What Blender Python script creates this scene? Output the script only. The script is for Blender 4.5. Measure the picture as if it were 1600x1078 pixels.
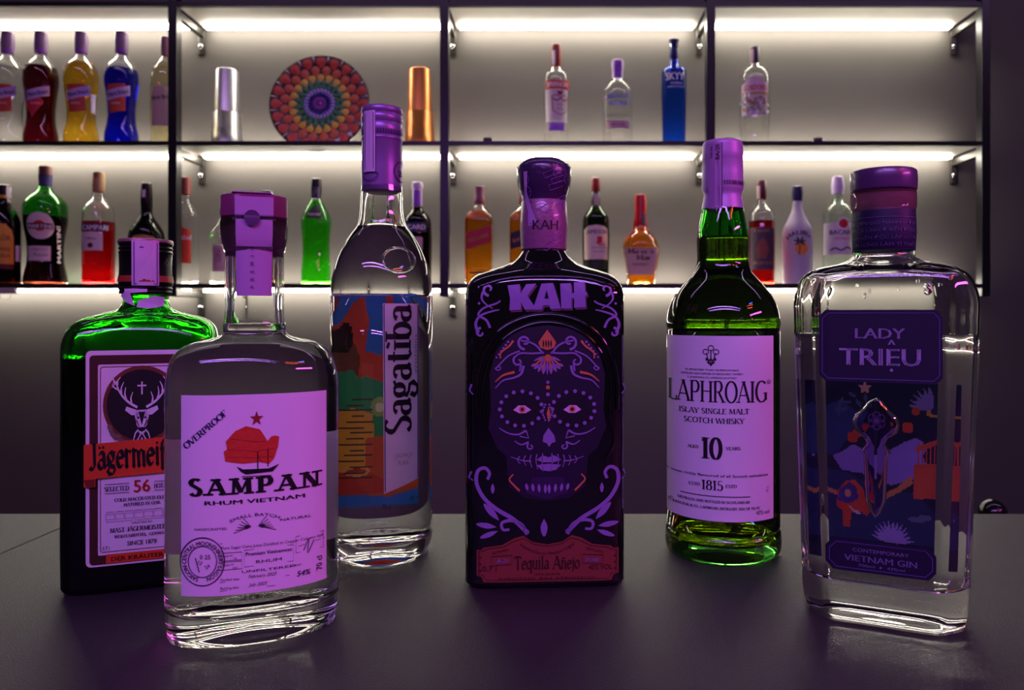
import bpy, bmesh, math, random
import numpy as np
from mathutils import Vector, Matrix
from mathutils.geometry import tessellate_polygon
random.seed(7)
SC = bpy.context.scene
for o in list(bpy.data.objects): bpy.data.objects.remove(o)

# ------------------------------------------------------------------ camera, world, lights, exposure
# metres; z = 0 is the bar top, the camera looks along +Y from (0, 0, CAMZ)
FPX, VX, VY, CAMZ = 1200.0, 870.0, 490.0, 0.163      # focal length and principal point in 1600x1078 pixels
cam = bpy.data.cameras.new('camera'); co = bpy.data.objects.new('camera', cam); SC.collection.objects.link(co)
co.location = (0, 0, CAMZ); co.rotation_euler = (math.pi/2, 0, 0)
cam.sensor_width = 36; cam.lens = 36*FPX/1600
cam.shift_x = (800-VX)/1600; cam.shift_y = -(539-VY)/1600
cam.clip_start = 0.01; cam.clip_end = 50
cam.dof.use_dof = True; cam.dof.focus_distance = 0.44; cam.dof.aperture_fstop = 16
SC.camera = co
w = bpy.data.worlds.new('world'); SC.world = w; w.use_nodes = True
w.node_tree.nodes['Background'].inputs[0].default_value = (0.30, 0.22, 0.32, 1)
w.node_tree.nodes['Background'].inputs[1].default_value = 0.095
SC.view_settings.view_transform = 'Standard'; SC.view_settings.look = 'None'
SC.view_settings.exposure = 0.0; SC.view_settings.gamma = 1.0; SC.view_settings.use_curve_mapping = False
SC.cycles.max_bounces = 20; SC.cycles.transmission_bounces = 20; SC.cycles.glossy_bounces = 8
SC.cycles.diffuse_bounces = 4; SC.cycles.sample_clamp_indirect = 12.0; SC.cycles.blur_glossy = 0.3
LED_DOWN, ADDED_UP = 27.0, 52.0
def strip_light(name, loc, target, sx, sy, col, power):
    l = bpy.data.lights.new(name, 'AREA'); l.shape = 'RECTANGLE'; l.size = sx; l.size_y = sy
    l.color = col; l.energy = power
    o = bpy.data.objects.new(name, l); SC.collection.objects.link(o); o.location = loc
    l.spread = math.radians(80)
    o.rotation_euler = (Vector(target)-Vector(loc)).to_track_quat('-Z', 'Y').to_euler()
    return o
# the coloured LED lines on the ceiling of the bar, behind the camera; the wall wash is an added lamp
strip_light('ceiling_led_purple', (-0.1, -.72, 1.12), (0.1, 0.45, 0.1), 1.9, 0.03, (0.50, 0.20, 0.95), 2.7)
strip_light('ceiling_led_purple', (-0.1, -.92, 1.12), (0.1, 0.45, 0.1), 1.9, 0.03, (0.50, 0.20, 0.95), 2.3)
wash = strip_light('added_wall_wash', (0.4, .9, 1.75), (0.5, 2.277, 0.1), 4.2, 0.05, (0.62, 0.36, 0.82), 13)  # unseen strip added to lift the purple on the back wall
wash.data.spread = math.radians(170)
strip_light('ceiling_led_red', (1.15, -.42, 1.08), (0.1, 0.45, 0.1), .7, 0.02, (1.0, 0.10, 0.06), .35)
strip_light('ceiling_led_red', (1.25, -.62, 1.08), (0.1, 0.45, 0.1), .7, 0.02, (1.0, 0.10, 0.06), .35)
strip_light('ceiling_led_magenta', (1.6, -0.3, .8), (0.1, 0.45, 0.1), .9, 0.06, (0.9, 0.10, 0.75), 1.9)
strip_light('ceiling_led_blue', (1.1, -0.1, 1.0), (0.1, 0.45, 0.1), 0.2, 0.03, (0.05, 0.12, 1.0), .3)

# ------------------------------------------------------------------ helpers
def lin(h):
    h = h.lstrip('#'); r = [int(h[i:i+2], 16)/255 for i in (0, 2, 4)]
    return tuple(c/12.92 if c <= .04045 else ((c+.055)/1.055)**2.4 for c in r)+(1,)
MATS = {}
def mat(name, col='#808080', rough=.5, metal=0.0, emit=None, estr=0, bump=0, bscale=100, var=0, vscale=20, trans=0, coat=0, spec=.5):
    if name in MATS: return MATS[name]
    m = bpy.data.materials.new(name); m.use_nodes = True; nt = m.node_tree; b = nt.nodes['Principled BSDF']
    c = lin(col) if isinstance(col, str) else col
    b.inputs['Base Color'].default_value = c; b.inputs['Roughness'].default_value = rough; b.inputs['Metallic'].default_value = metal
    b.inputs['Specular IOR Level'].default_value = spec
    if coat: b.inputs['Coat Weight'].default_value = coat; b.inputs['Coat Roughness'].default_value = .05
    if emit: b.inputs['Emission Color'].default_value = lin(emit) if isinstance(emit, str) else emit; b.inputs['Emission Strength'].default_value = estr
    if bump or var:
        tc = nt.nodes.new('ShaderNodeTexCoord'); n = nt.nodes.new('ShaderNodeTexNoise'); nt.links.new(tc.outputs['Object'], n.inputs['Vector'])
        n.inputs['Detail'].default_value = 5; n.inputs['Scale'].default_value = bscale
        if bump:
            bp = nt.nodes.new('ShaderNodeBump'); bp.inputs['Strength'].default_value = bump; bp.inputs['Distance'].default_value = .001
            nt.links.new(n.outputs['Fac'], bp.inputs['Height']); nt.links.new(bp.outputs[0], b.inputs['Normal'])
        if var:
            n2 = nt.nodes.new('ShaderNodeTexNoise'); n2.inputs['Scale'].default_value = vscale; n2.inputs['Detail'].default_value = 4
            nt.links.new(tc.outputs['Object'], n2.inputs['Vector'])
            mx = nt.nodes.new('ShaderNodeMix'); mx.data_type = 'RGBA'
            mx.inputs['A'].default_value = tuple(x*(1-var) for x in c[:3])+(1,); mx.inputs['B'].default_value = tuple(min(1, x*(1+var)) for x in c[:3])+(1,)
            nt.links.new(n2.outputs['Fac'], mx.inputs['Factor']); nt.links.new(mx.outputs['Result'], b.inputs['Base Color'])
    if trans:   # thin paper that lets some of the light from behind through
        t = nt.nodes.new('ShaderNodeBsdfTranslucent'); t.inputs[0].default_value = c
        mxs = nt.nodes.new('ShaderNodeMixShader'); mxs.inputs[0].default_value = trans
        out = nt.nodes['Material Output']
        nt.links.new(b.outputs[0], mxs.inputs[1]); nt.links.new(t.outputs[0], mxs.inputs[2]); nt.links.new(mxs.outputs[0], out.inputs[0])
    MATS[name] = m; return m
def glass(name, col=(1, 1, 1), ior=1.5, rough=0.0):
    if name in MATS: return MATS[name]
    m = bpy.data.materials.new(name); m.use_nodes = True; nt = m.node_tree; nt.nodes.remove(nt.nodes['Principled BSDF'])
    out = nt.nodes['Material Output']
    g = nt.nodes.new('ShaderNodeBsdfGlass'); g.inputs['Color'].default_value = tuple(col)+(1,); g.inputs['IOR'].default_value = ior; g.inputs['Roughness'].default_value = rough
    if ior > 1 and min(col) < .9:   # tinted glass: the tint acts on what passes through, the mirror part stays neutral
        fr = nt.nodes.new('ShaderNodeFresnel'); fr.inputs[0].default_value = ior
        r = nt.nodes.new('ShaderNodeBsdfRefraction'); r.inputs['Color'].default_value = tuple(col)+(1,); r.inputs['IOR'].default_value = ior
        gl = nt.nodes.new('ShaderNodeBsdfGlossy'); gl.inputs['Roughness'].default_value = 0
        mx = nt.nodes.new('ShaderNodeMixShader'); nt.links.new(fr.outputs[0], mx.inputs[0]); nt.links.new(r.outputs[0], mx.inputs[1]); nt.links.new(gl.outputs[0], mx.inputs[2])
        nt.links.new(mx.outputs[0], out.inputs[0])
    else: nt.links.new(g.outputs[0], out.inputs[0])
    MATS[name] = m; return m
def mesh_obj(name, verts, faces, mats, parent=None, smooth=False, fm=None):
    me = bpy.data.meshes.new(name); me.from_pydata([tuple(v) for v in verts], [], [tuple(f) for f in faces])
    for m in (mats if isinstance(mats, (list, tuple)) else [mats]): me.materials.append(m)
    if fm is not None: me.polygons.foreach_set('material_index', fm)
    if smooth: me.polygons.foreach_set('use_smooth', [True]*len(me.polygons))
    me.update()
    o = bpy.data.objects.new(name, me); SC.collection.objects.link(o)
    if parent: o.parent = parent
    return o
def tag(o, label=None, cat=None, group=None, kind=None):
    if label: o['label'] = label
    if cat: o['category'] = cat
    if group: o['group'] = group
    if kind: o['kind'] = kind
    return o
def empty(name, loc, rz=0, **k):
    o = bpy.data.objects.new(name, None); SC.collection.objects.link(o); o.location = loc; o.rotation_euler = (0, 0, rz); o.empty_display_size = .02
    return tag(o, **k)
def box(name, lo, hi, m, parent=None, bev=0.0, **k):
    bm = bmesh.new(); bmesh.ops.create_cube(bm, size=1)
    for v in bm.verts: v.co = Vector([lo[i]+(v.co[i]+.5)*(hi[i]-lo[i]) for i in range(3)])
    if bev: bmesh.ops.bevel(bm, geom=bm.edges[:], offset=bev, segments=2, affect='EDGES', profile=.5)
    me = bpy.data.meshes.new(name); bm.to_mesh(me); bm.free(); me.materials.append(m)
    o = bpy.data.objects.new(name, me); SC.collection.objects.link(o)
    if parent: o.parent = parent
    return tag(o, **k)
def X(px, d): return (px-VX)*d/FPX
def Z(py, d): return CAMZ+(VY-py)*d/FPX

def cr(keys, sub):
    """Catmull-Rom through rows of numbers; a doubled row makes a sharp corner"""
    K = [np.array(k, float) for k in keys]; out = []; segs = []; cur = [K[0]]
    for k in K[1:]:
        if np.linalg.norm(k-cur[-1]) < 1e-9: segs.append(cur); cur = [k]
        else: cur.append(k)
    segs.append(cur)
    for S in segs:
        if len(S) == 1: out.append(S[0]); continue
        for i in range(len(S)-1):
            p1, p2 = S[i], S[i+1]; p0 = S[i-1] if i else 2*p1-p2; p3 = S[i+2] if i+2 < len(S) else 2*p2-p1
            d = lambda a, b: max(1e-6, np.linalg.norm((a-b)[:2]))**.5
            t1 = d(p0, p1); t2 = t1+d(p1, p2); t3 = t2+d(p2, p3)
            for j in range(sub):
                t = t1+(t2-t1)*j/sub
                A1 = (t1-t)/t1*p0+t/t1*p1; A2 = (t2-t)/(t2-t1)*p1+(t-t1)/(t2-t1)*p2; A3 = (t3-t)/(t3-t2)*p2+(t-t2)/(t3-t2)*p3
                B1 = (t2-t)/t2*A1+t/t2*A2; B2 = (t3-t)/(t3-t1)*A2+(t-t1)/(t3-t1)*A3
                out.append((t2-t)/(t2-t1)*B1+(t-t1)/(t2-t1)*B2)
        out.append(S[-1])
    return out
def Rad(th, a, b, n, cut):
    c, s = np.abs(np.cos(th))+1e-9, np.abs(np.sin(th))+1e-9
    R = ((c/a)**n+(s/b)**n)**(-1/n)
    if cut > 1e-6: R = (R**-30+((a+b-cut)/(c+s))**-30)**(-1/30)
    return R
class Surf:
    """A lofted body: rows (z, a, b, n, cut) from bottom to top, in the local frame of its thing, front is -Y"""
    def __init__(s, rows, root, px, d, yaw, seg=48):
        s.rows = np.array(rows); s.root = root; s.px, s.d, s.yaw = px, d, yaw
        big = s.rows[np.argmax(s.rows[:, 1])]
        t = np.linspace(-math.pi/2, 1.5*math.pi, 4001); R = Rad(t, *big[1:]); x, y = R*np.cos(t), R*np.sin(t)
        dx, dy = np.diff(x), np.diff(y); L = np.hypot(dx, dy); ph = np.unwrap(np.arctan2(dy, dx))
        wgt = L/L.sum()+.9*np.append(np.abs(np.diff(ph)), 0)/(2*math.pi)
        cum = np.append(0, np.cumsum(wgt)); s.th = np.interp(np.arange(seg)/seg*cum[-1], cum, t)
    def row(s, z):
        r = s.rows
        return [np.interp(z, r[:, 0], r[:, i]) for i in (1, 2, 3, 4)]
    def table(s, z):
        key = round(z*1000)
        if not hasattr(s, 'tb'): s.tb = {}
        if key not in s.tb:
            a, b, n, c = s.row(z); t = np.linspace(-1.5*math.pi, .5*math.pi, 801); R = Rad(t, a, b, n, c)
            x, y = R*np.cos(t), R*np.sin(t); L = np.append(0, np.cumsum(np.hypot(np.diff(x), np.diff(y)))); L -= np.interp(-math.pi/2, t, L)
            s.tb[key] = (t, x, y, L)
        return s.tb[key]
    def pxt(s, z):
        key = ('p', round(z*1000))
        if not hasattr(s, 'tb'): s.tb = {}
        if key not in s.tb:
            t, x, y, L = s.table(z); m = slice(200, 601); t, x, y = t[m], x[m], y[m]; c, q = math.cos(math.radians(s.yaw)), math.sin(math.radians(s.yaw))
            wx, wy = s.root.location.x+x*c-y*q, s.root.location.y+x*q+y*c; P = VX+FPX*wx/wy
            i0 = max(0, int(np.argmin(P))); i1 = int(np.argmax(P)); s.tb[key] = (t[i0:i1+1], P[i0:i1+1])
        return s.tb[key]
    def point(s, q, z, off, mode):
        t, x, y, L = s.table(z)
        if mode == 'arc': th = np.interp(q, L, t)
        elif mode == 'px': T, PX = s.pxt(z); th = np.interp(q, PX, T)
        elif mode == 'proj': m = slice(200, 601); th = np.interp(q, x[m], t[m])
        else:                                    # 'back': the far side, same local x
            xx = np.append(x[600:], x[1:201]); tt = np.append(t[600:], t[1:201]+2*math.pi); th = np.interp(-q, -xx, tt)
        a, b, n, c = s.row(z); e = 1e-3
        def P(t): r = float(Rad(np.array(t), a, b, n, c)); return r*math.cos(t), r*math.sin(t)
        p = P(th); p1, p2 = P(th-e), P(th+e); tx, ty = p2[0]-p1[0], p2[1]-p1[1]; l = math.hypot(tx, ty) or 1
        return (p[0]+ty/l*off, p[1]-tx/l*off, z)
def loft(th, rows, close0=True, close1=False):
    """rows (z,a,b,n,cut) -> verts, faces; a row with a<1e-5 is a pole"""
    V, F = [], []; N = len(th)
    for (z, a, b, n, c) in rows:
        R = Rad(th, max(a, 1e-5), max(b, 1e-5), n, c); V += [(r*math.cos(t), r*math.sin(t), z) for r, t in zip(R, th)]
    for i in range(len(rows)-1):
        for j in range(N):
            k = (j+1) % N; F.append((i*N+j, i*N+k, (i+1)*N+k, (i+1)*N+j))
    if close0: V.append((0, 0, rows[0][0])); F += [(len(V)-1, (j+1) % N, j) for j in range(N)]
    if close1:
        o = (len(rows)-1)*N; V.append((0, 0, rows[-1][0])); F += [(len(V)-1, o+j, o+(j+1) % N) for j in range(N)]
    return V, F
def scl(r, k, z): return (z, r[1]*k, r[2]*k, r[3], max(0, r[4])*k)
def bottle(name, label, cat, px, d, prof, yaw=0, base=0.0, seg=40, sub=4, wall=.0028, floor=.008, dome=.004, punt=.003, gm=None, lm=None, level=None, group=None, fr=.004):
    """prof rows from the mouth down: (py, halfwidth[, depth halfwidth, n, cut]) in photo pixels at distance d"""
    m = d/FPX; root = empty(name, (X(px, d), d, base), math.radians(yaw), label=label, cat=cat, group=group)
    rows = []
    for r in prof:
        r = tuple(r)+(None,)*(5-len(r)); z = Z(r[0], d)-base if r[0] is not None else 0
        rows.append((max(z, 0), r[1]*m, (r[2] if r[2] else r[1])*m, r[3] or 2, (r[4] or 0)*m))
    rows = rows[::-1]; rows = [tuple(r) for r in cr(rows, sub)]
    for i in range(len(rows)): rows[i] = (max(0, rows[i][0]),)+rows[i][1:]
    S = Surf(sorted(rows, key=lambda r: r[0]), root, px, d, yaw, seg); b0 = rows[0]
    outer = [scl(b0, .002, punt), scl(b0, .45, punt*.8), scl(b0, .75, punt*.25), scl(b0, .86, 0), scl(b0, .97, 0)]+rows
    # inner wall
    inn = []; A = np.array(rows)
    for i in range(len(rows)):
        p, q = A[max(0, i-1)], A[min(len(A)-1, i+1)]; dz, da = q[0]-p[0], q[1]-p[1]; l = math.hypot(dz, da) or 1
        nz, na = -da/l, dz/l; r = A[i]
        if na < -.1: continue
        z = r[0]-wall*nz; a = r[1]-wall*max(na, .25); b = r[2]-wall*max(na, .25)
        if z > floor+fr and a > .002 and (not inn or z > inn[-1][0]+1e-5): inn.append((z, a, b, r[3], r[4]*.95))
    f = inn[0]
    bot = [scl(f, .002, floor+dome), scl(f, .3, floor+dome*.85), scl(f, .6, floor+dome*.3), scl(f, .8, floor), scl(f, .93, floor+fr*.12), scl(f, .985, floor+fr*.5)]
    inn = bot+inn; top = rows[-1]
    zl = (Z(level, d)-base) if level else -1
    if level:
        I = np.array(inn[5:]); lr = (zl,)+tuple(np.interp(zl, I[:, 0], I[:, k]) for k in (1, 2, 3, 4))
        low = [r for r in inn if r[0] < zl-1e-5]+[lr]; up = [lr]+[r for r in inn[6:] if r[0] > zl+1e-5]
    else: low = []; up = inn
    shell = outer+[scl(top, .97, top[0]+.0003)]+up[::-1]
    V, F = loft(S.th, shell, True, not level)
    g = mesh_obj('glass_body', V, F, gm, root, True)
    if level:
        V, F = loft(S.th, low, True, True); N = len(S.th); fm = [0]*len(F)
        for k in range(N): fm[-1-k] = 1
        lq = mesh_obj('liquid', V, F, list(lm), root, True, fm)
        for k in range(N): lq.data.polygons[len(F)-1-k].use_smooth = False
    S.inner = np.array(inn)
    return S
def lathe(S, name, prof, m, sub=2, parent=None, seg=40, close=True, smooth=True):
    """cap, collar, sleeve: rows from top down (py, halfwidth...) on the axis of bottle S"""
    k = S.d/FPX; rows = []; base = S.root.location.z
    for r in prof:
        r = tuple(r)+(None,)*(5-len(r)); rows.append((Z(r[0], S.d)-base, r[1]*k, (r[2] or r[1])*k, r[3] or 2, (r[4] or 0)*k))
    rows = [tuple(r) for r in cr(rows[::-1], sub)]
    T = Surf(sorted(rows, key=lambda r: r[0]), S.root, S.px, S.d, S.yaw, seg)
    V, F = loft(T.th, rows, close, close)
    o = mesh_obj(name, V, F, m, parent or S.root, smooth); T.obj = o
    if smooth:
        try: o.data.set_sharp_from_angle(angle=math.radians(35))
        except Exception: pass
    return T
# ------------------------------------------------------------------ flat print: text, pen lettering, shapes (2-D, in pixels, y down)
_tc = {}
def tmesh(s, bold=0.0, shear=0.0):
    k = (s, bold, shear)
    if k not in _tc:
        c = bpy.data.curves.new('t', 'FONT'); c.body = s; c.resolution_u = 2; c.shear = shear; c.size = 1
        o = bpy.data.objects.new('t', c); SC.collection.objects.link(o)
        dg = bpy.context.evaluated_depsgraph_get(); me = bpy.data.meshes.new_from_object(o.evaluated_get(dg))
        v = [(p.co.x, p.co.y) for p in me.vertices]; f = [tuple(p.vertices) for p in me.polygons]
        bpy.data.meshes.remove(me); bpy.data.objects.remove(o); bpy.data.curves.remove(c)
        if bold and v:   # heavier weight: the same outline set twice, a hair apart
            e = .022+bold*.5; nv = len(v); v = v+[(a+e, b) for a, b in v]; f = f+[tuple(i+nv for i in t) for t in f]
        if v: x0 = min(p[0] for p in v); x1 = max(p[0] for p in v)
        else: x0 = x1 = 0
        _tc[k] = ([(p[0]-x0, p[1]) for p in v], f, x1-x0)
    return _tc[k]
def arc(cx, cy, rx, ry, a0, a1, n=10):
    return [(cx+rx*math.cos(math.radians(a0+(a1-a0)*i/n)), cy+ry*math.sin(math.radians(a0+(a1-a0)*i/n))) for i in range(n+1)]
G = {}   # pen skeletons: advance, strokes (points, weight); caps 1 high, lower case .66
def _g(ch, adv, *st): G[ch] = (adv, [(s if isinstance(s, tuple) and isinstance(s[0], list) else (s, 1)) for s in st])
_g('A', .80, ([(.04,0),(.38,1)], .45), [(.38,1),(.74,0)], ([(.16,.34),(.6,.34)], .6))
_g('B', .68, [(.12,0),(.12,1)], [(.12,1),(.35,1)]+arc(.35,.76,.2,.24,90,-90)+[(.12,.52)], [(.12,.52),(.38,.52)]+arc(.38,.26,.22,.26,90,-90)+[(.12,0)])
_g('C', .72, arc(.42,.5,.34,.5,50,310,16))
_g('D', .78, [(.12,0),(.12,1)], [(.12,1),(.32,1)]+arc(.32,.5,.36,.5,90,-90,12)+[(.12,0)])
_g('E', .64, [(.12,0),(.12,1)], [(.12,1),(.55,1)], ([(.55,1),(.55,.84)], .5), [(.12,.52),(.44,.52)], [(.12,0),(.58,0)], ([(.58,0),(.58,.18)], .5))
_g('F', .60, [(.12,0),(.12,1)], [(.12,1),(.54,1)], ([(.54,1),(.54,.84)], .5), [(.12,.52),(.42,.52)])
_g('G', .80, arc(.42,.5,.35,.5,48,325,16), [(.68,.42),(.68,.08)], ([(.52,.42),(.78,.42)], .8))
_g('H', .84, [(.14,0),(.14,1)], [(.68,0),(.68,1)], [(.14,.52),(.68,.52)])
_g('I', .34, [(.16,0),(.16,1)])
_g('J', .50, [(.34,1),(.34,.2)]+arc(.2,.18,.14,.18,0,-150,6))
_g('K', .78, [(.14,0),(.14,1)], ([(.14,.4),(.62,1)], .5), [(.28,.58),(.68,0)])
_g('L', .62, [(.14,0),(.14,1)], [(.14,0),(.56,0)], ([(.56,0),(.56,.2)], .6))
_g('M', .98, ([(.13,0),(.16,1)], .55), [(.16,1),(.47,.1)], ([(.47,.1),(.78,1)], .45), [(.78,1),(.82,0)])
_g('N', .84, ([(.14,0),(.14,1)], .5), [(.14,1),(.68,0)], ([(.68,0),(.68,1)], .5))
_g('O', .84, arc(.42,.5,.35,.5,90,450,22))
_g('P', .68, [(.14,0),(.14,1)], [(.14,1),(.36,1)]+arc(.36,.73,.22,.27,90,-90)+[(.14,.46)])
_g('R', .76, [(.14,0),(.14,1)], [(.14,1),(.36,1)]+arc(.36,.75,.2,.25,90,-90)+[(.14,.5)], [(.36,.5),(.68,0)])
_g('S', .58, arc(.29,.75,.2,.25,40,180,8)+[(.12,.66),(.29,.52),(.46,.38)]+arc(.28,.25,.21,.25,10,-150,9))
_g('T', .70, [(.34,0),(.34,1)], [(.04,1),(.64,1)], ([(.04,1),(.04,.83)], .5), ([(.64,1),(.64,.83)], .5))
_g('U', .80, [(.14,1),(.14,.3)]+arc(.39,.3,.25,.3,180,360,10)+[(.64,1)])
_g('V', .76, [(.03,1),(.38,0)], ([(.38,0),(.7,1)], .5))
_g('W', 1.06, [(.03,1),(.3,0)], ([(.3,0),(.52,1)], .5), [(.52,1),(.78,0)], ([(.78,0),(1.02,1)], .5))
_g('Y', .72, [(.03,1),(.34,.48)], ([(.34,.48),(.66,1)], .5), [(.34,.48),(.34,0)])
_g('0', .62, arc(.31,.5,.23,.5,90,450,20)); _g('1', .42, [(.22,0),(.22,1)], ([(.22,1),(.06,.84)], .6))
_g('5', .56, ([(.14,.98),(.48,.98)], 1), ([(.14,.98),(.12,.55)], .5), [(.12,.55)]+arc(.26,.3,.22,.3,120,-150,14))
_g('8', .58, arc(.29,.76,.17,.24,90,450,14), arc(.29,.27,.21,.27,90,450,14))
_g('4', .6, ([(.42,1),(.06,.3)], .5), [(.06,.3),(.56,.3)], [(.42,0),(.42,1)]); _g('9', .58, arc(.3,.7,.2,.3,0,360,14), [(.5,.7)]+arc(.25,.4,.25,.4,20,-90,8))
_g('-', .4, [(.05,.42),(.33,.42)]); _g(' ', .38); _g('.', .26, ([(.12,.0),(.12,.1)], 1)); _g(',', .26, ([(.12,.08),(.06,-.14)], .8)); _g('&', .8, arc(.36,.78,.16,.22,-60,240,10)+[(.68,0)], arc(.3,.25,.24,.25,100,300,9)+[(.66,.45)])
_g('a', .54, [(.1,.54)]+arc(.25,.5,.15,.16,150,0,6)+[(.4,.12),(.5,.02)], [(.4,.36)]+arc(.24,.18,.17,.18,90,350,10))
_g('b', .58, [(.12,1),(.12,.05)], arc(.3,.33,.2,.33,160,-160,14))
_g('c', .46, arc(.28,.33,.2,.33,50,310,10)); _g('e', .50, [(.08,.36),(.42,.4)], arc(.26,.33,.19,.33,10,320,14))
_g('g', .56, arc(.25,.44,.16,.21,90,450,14), [(.4,.6),(.54,.66)], [(.14,.26),(.08,.16),(.2,.08),(.42,.04),(.48,-.1),(.36,-.26),(.16,-.26),(.06,-.14),(.14,0)])
_g('i', .30, [(.15,0),(.15,.66)], ([(.13,.84),(.17,.94)], 1.2)); _g('j', .28, [(.16,.66),(.16,-.1),(.0,-.28)], ([(.14,.84),(.18,.94)], 1.2))
_g('l', .30, [(.15,0),(.15,1)]); _g('m', .86, [(.12,0),(.12,.66)], [(.12,.5),(.26,.66),(.4,.56),(.42,0)], [(.42,.5),(.56,.66),(.7,.56),(.72,0)])
_g('n', .58, [(.12,0),(.12,.66)], [(.12,.5),(.28,.66),(.42,.56),(.44,0)]); _g('o', .54, arc(.27,.33,.2,.33,90,450,16))
_g('q', .58, arc(.27,.33,.19,.33,90,450,14), [(.46,.66),(.46,-.3)]); _g('r', .42, [(.12,0),(.12,.66)], [(.12,.48),(.24,.64),(.38,.58)])
_g('s', .42, [(.36,.56),(.22,.66),(.09,.54),(.2,.38),(.35,.26),(.34,.08),(.2,0),(.05,.08)]); _g('t', .38, [(.16,.9),(.16,.12),(.26,0),(.36,.06)], [(.02,.66),(.34,.66)])
_g('u', .58, [(.12,.66),(.12,.12),(.26,0),(.42,.14)], [(.44,.66),(.44,0)]); _g('ſ', .34, [(.14,-.2),(.14,.85),(.26,1),(.38,.92)], [(.02,.62),(.28,.62)])
_g('h', .58, [(.12,0),(.12,1)], [(.12,.5),(.28,.66),(.42,.56),(.44,0)]); _g('d', .58, [(.46,1),(.46,0)], arc(.28,.33,.2,.33,20,340,14))
G['ä'] = (G['a'][0], G['a'][1]+[([(.14,.82),(.17,.92)], 1), ([(.36,.82),(.39,.92)], 1)]); G['ñ'] = (G['n'][0], G['n'][1]+[([(.14,.8),(.24,.88),(.34,.82),(.44,.9)], .8)])
G['Ä'] = (G['A'][0], G['A'][1]+[([(.24,1.12),(.27,1.22)], 1), ([(.5,1.12),(.53,1.22)], 1)]); G['Ü'] = (G['U'][0], G['U'][1]+[([(.28,1.12),(.31,1.22)], 1), ([(.5,1.12),(.53,1.22)], 1)])
class Art:
    def __init__(s): s.v = []; s.f = []
    def add(s, v, f): o = len(s.v); s.v += v; s.f += [tuple(i+o for i in t) for t in f]; return s
    def poly(s, pts):
        t = tessellate_polygon([[Vector((p[0], p[1], 0)) for p in pts]]); return s.add(list(pts), t)
    def rect(s, x0, y0, x1, y1, r=0):
        if not r: return s.poly([(x0, y0), (x1, y0), (x1, y1), (x0, y1)])
        return s.poly(rrect(x0, y0, x1, y1, r))
    def frame(s, pts, w):
        """closed outline of width w"""
        return s.stroke(pts+[pts[0], pts[1]], w)
    def disc(s, x, y, r, ry=None, n=14): return s.poly([(x+r*math.cos(2*math.pi*i/n), y+(ry or r)*math.sin(2*math.pi*i/n)) for i in range(n)])
    def drop(s, x, y, l, w, ang):
        """a teardrop pointing at angle ang from (x, y), length l"""
        c, q = math.cos(math.radians(ang)), math.sin(math.radians(ang)); P = []
        for t, k in ((0, .0), (.12, .35), (.3, .8), (.5, 1), (.75, .8), (.92, .45), (1, 0)): P.append((t*l, k*w/2))
        P = P+[(a, -b) for a, b in P[-2:0:-1]]
        return s.poly([(x+a*c-b*q, y+a*q+b*c) for a, b in P])
    def stroke(s, pts, w, w1=None, smooth=0, wf=None, taper=False):
        if smooth: pts = [tuple(p) for p in cr(pts, smooth)]
        n = len(pts); v = []
        for i, p in enumerate(pts):
            a, b = pts[max(0, i-1)], pts[min(n-1, i+1)]; dx, dy = b[0]-a[0], b[1]-a[1]; l = math.hypot(dx, dy) or 1
            t = i/(n-1) if n > 1 else 0; ww = w+((w1 if w1 is not None else w)-w)*t
            if taper: ww = w*(.25+.75*math.sin(math.pi*min(1, max(0, t))**.8))
            if wf: ww = wf(dx/l, dy/l)
            v += [(p[0]-dy/l*ww/2, p[1]+dx/l*ww/2), (p[0]+dy/l*ww/2, p[1]-dx/l*ww/2)]
        return s.add(v, [(2*i, 2*i+1, 2*i+3, 2*i+2) for i in range(n-1)])
    def curl(s, x, y, r, a0, turns, w, w1=None, sgn=1):
        n = 22; P = []
        for i in range(n+1): t = i/n; a = math.radians(a0)+sgn*turns*2*math.pi*t; rr = r*(1-.82*t); P.append((x+rr*math.cos(a), y+rr*math.sin(a)))
        return s.stroke(P, w, w1 if w1 is not None else w*.8)
    def text(s, t, x, y, h, al='c', sx=1.0, rot=0, bold=0.0, shear=0, width=None, warp=None, pen=None, sp=0, wt=.16, thin=.3):
        """(x, y) baseline point; h cap height; width fixes the total width"""
        if pen: v, f, W = pentext(t, pen, sp, wt, thin)
        else: v, f, W = tmesh(t, bold, shear); v = [(a/.73, b/.73) for a, b in v]; W /= .73
        if not v: return s
        if width: sx = width/(W*h)
        ox = {'c': -W/2, 'l': 0, 'r': -W}[al]; c, q = math.cos(math.radians(rot)), math.sin(math.radians(rot)); P = []
        for a, b in v:
            a = (a+ox)*h*sx; b = b*h
            if warp: a, b = warp(a, b)
            P.append((x+a*c+b*q, y+a*q-b*c))
        return s.add(P, f)
    def arct(s, t, x, y, R, h, up=True, mid=90, sx=1.0, bold=0, width=None):
        """text along a circle centred (x, y); mid = angle of the middle, degrees from +x counter-clockwise"""
        v, f, W = tmesh(t, bold); v = [(a/.73, b/.73) for a, b in v]; W /= .73; P = []
        if width: sx = width/(W*h)
        for a, b in v:
            a = (a-W/2)*h*sx; b *= h; rr = R+b if up else R-b; th = math.radians(mid)+(-a/R if up else a/R); P.append((x+rr*math.cos(th), y-rr*math.sin(th)))
        return s.add(P, f)
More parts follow.
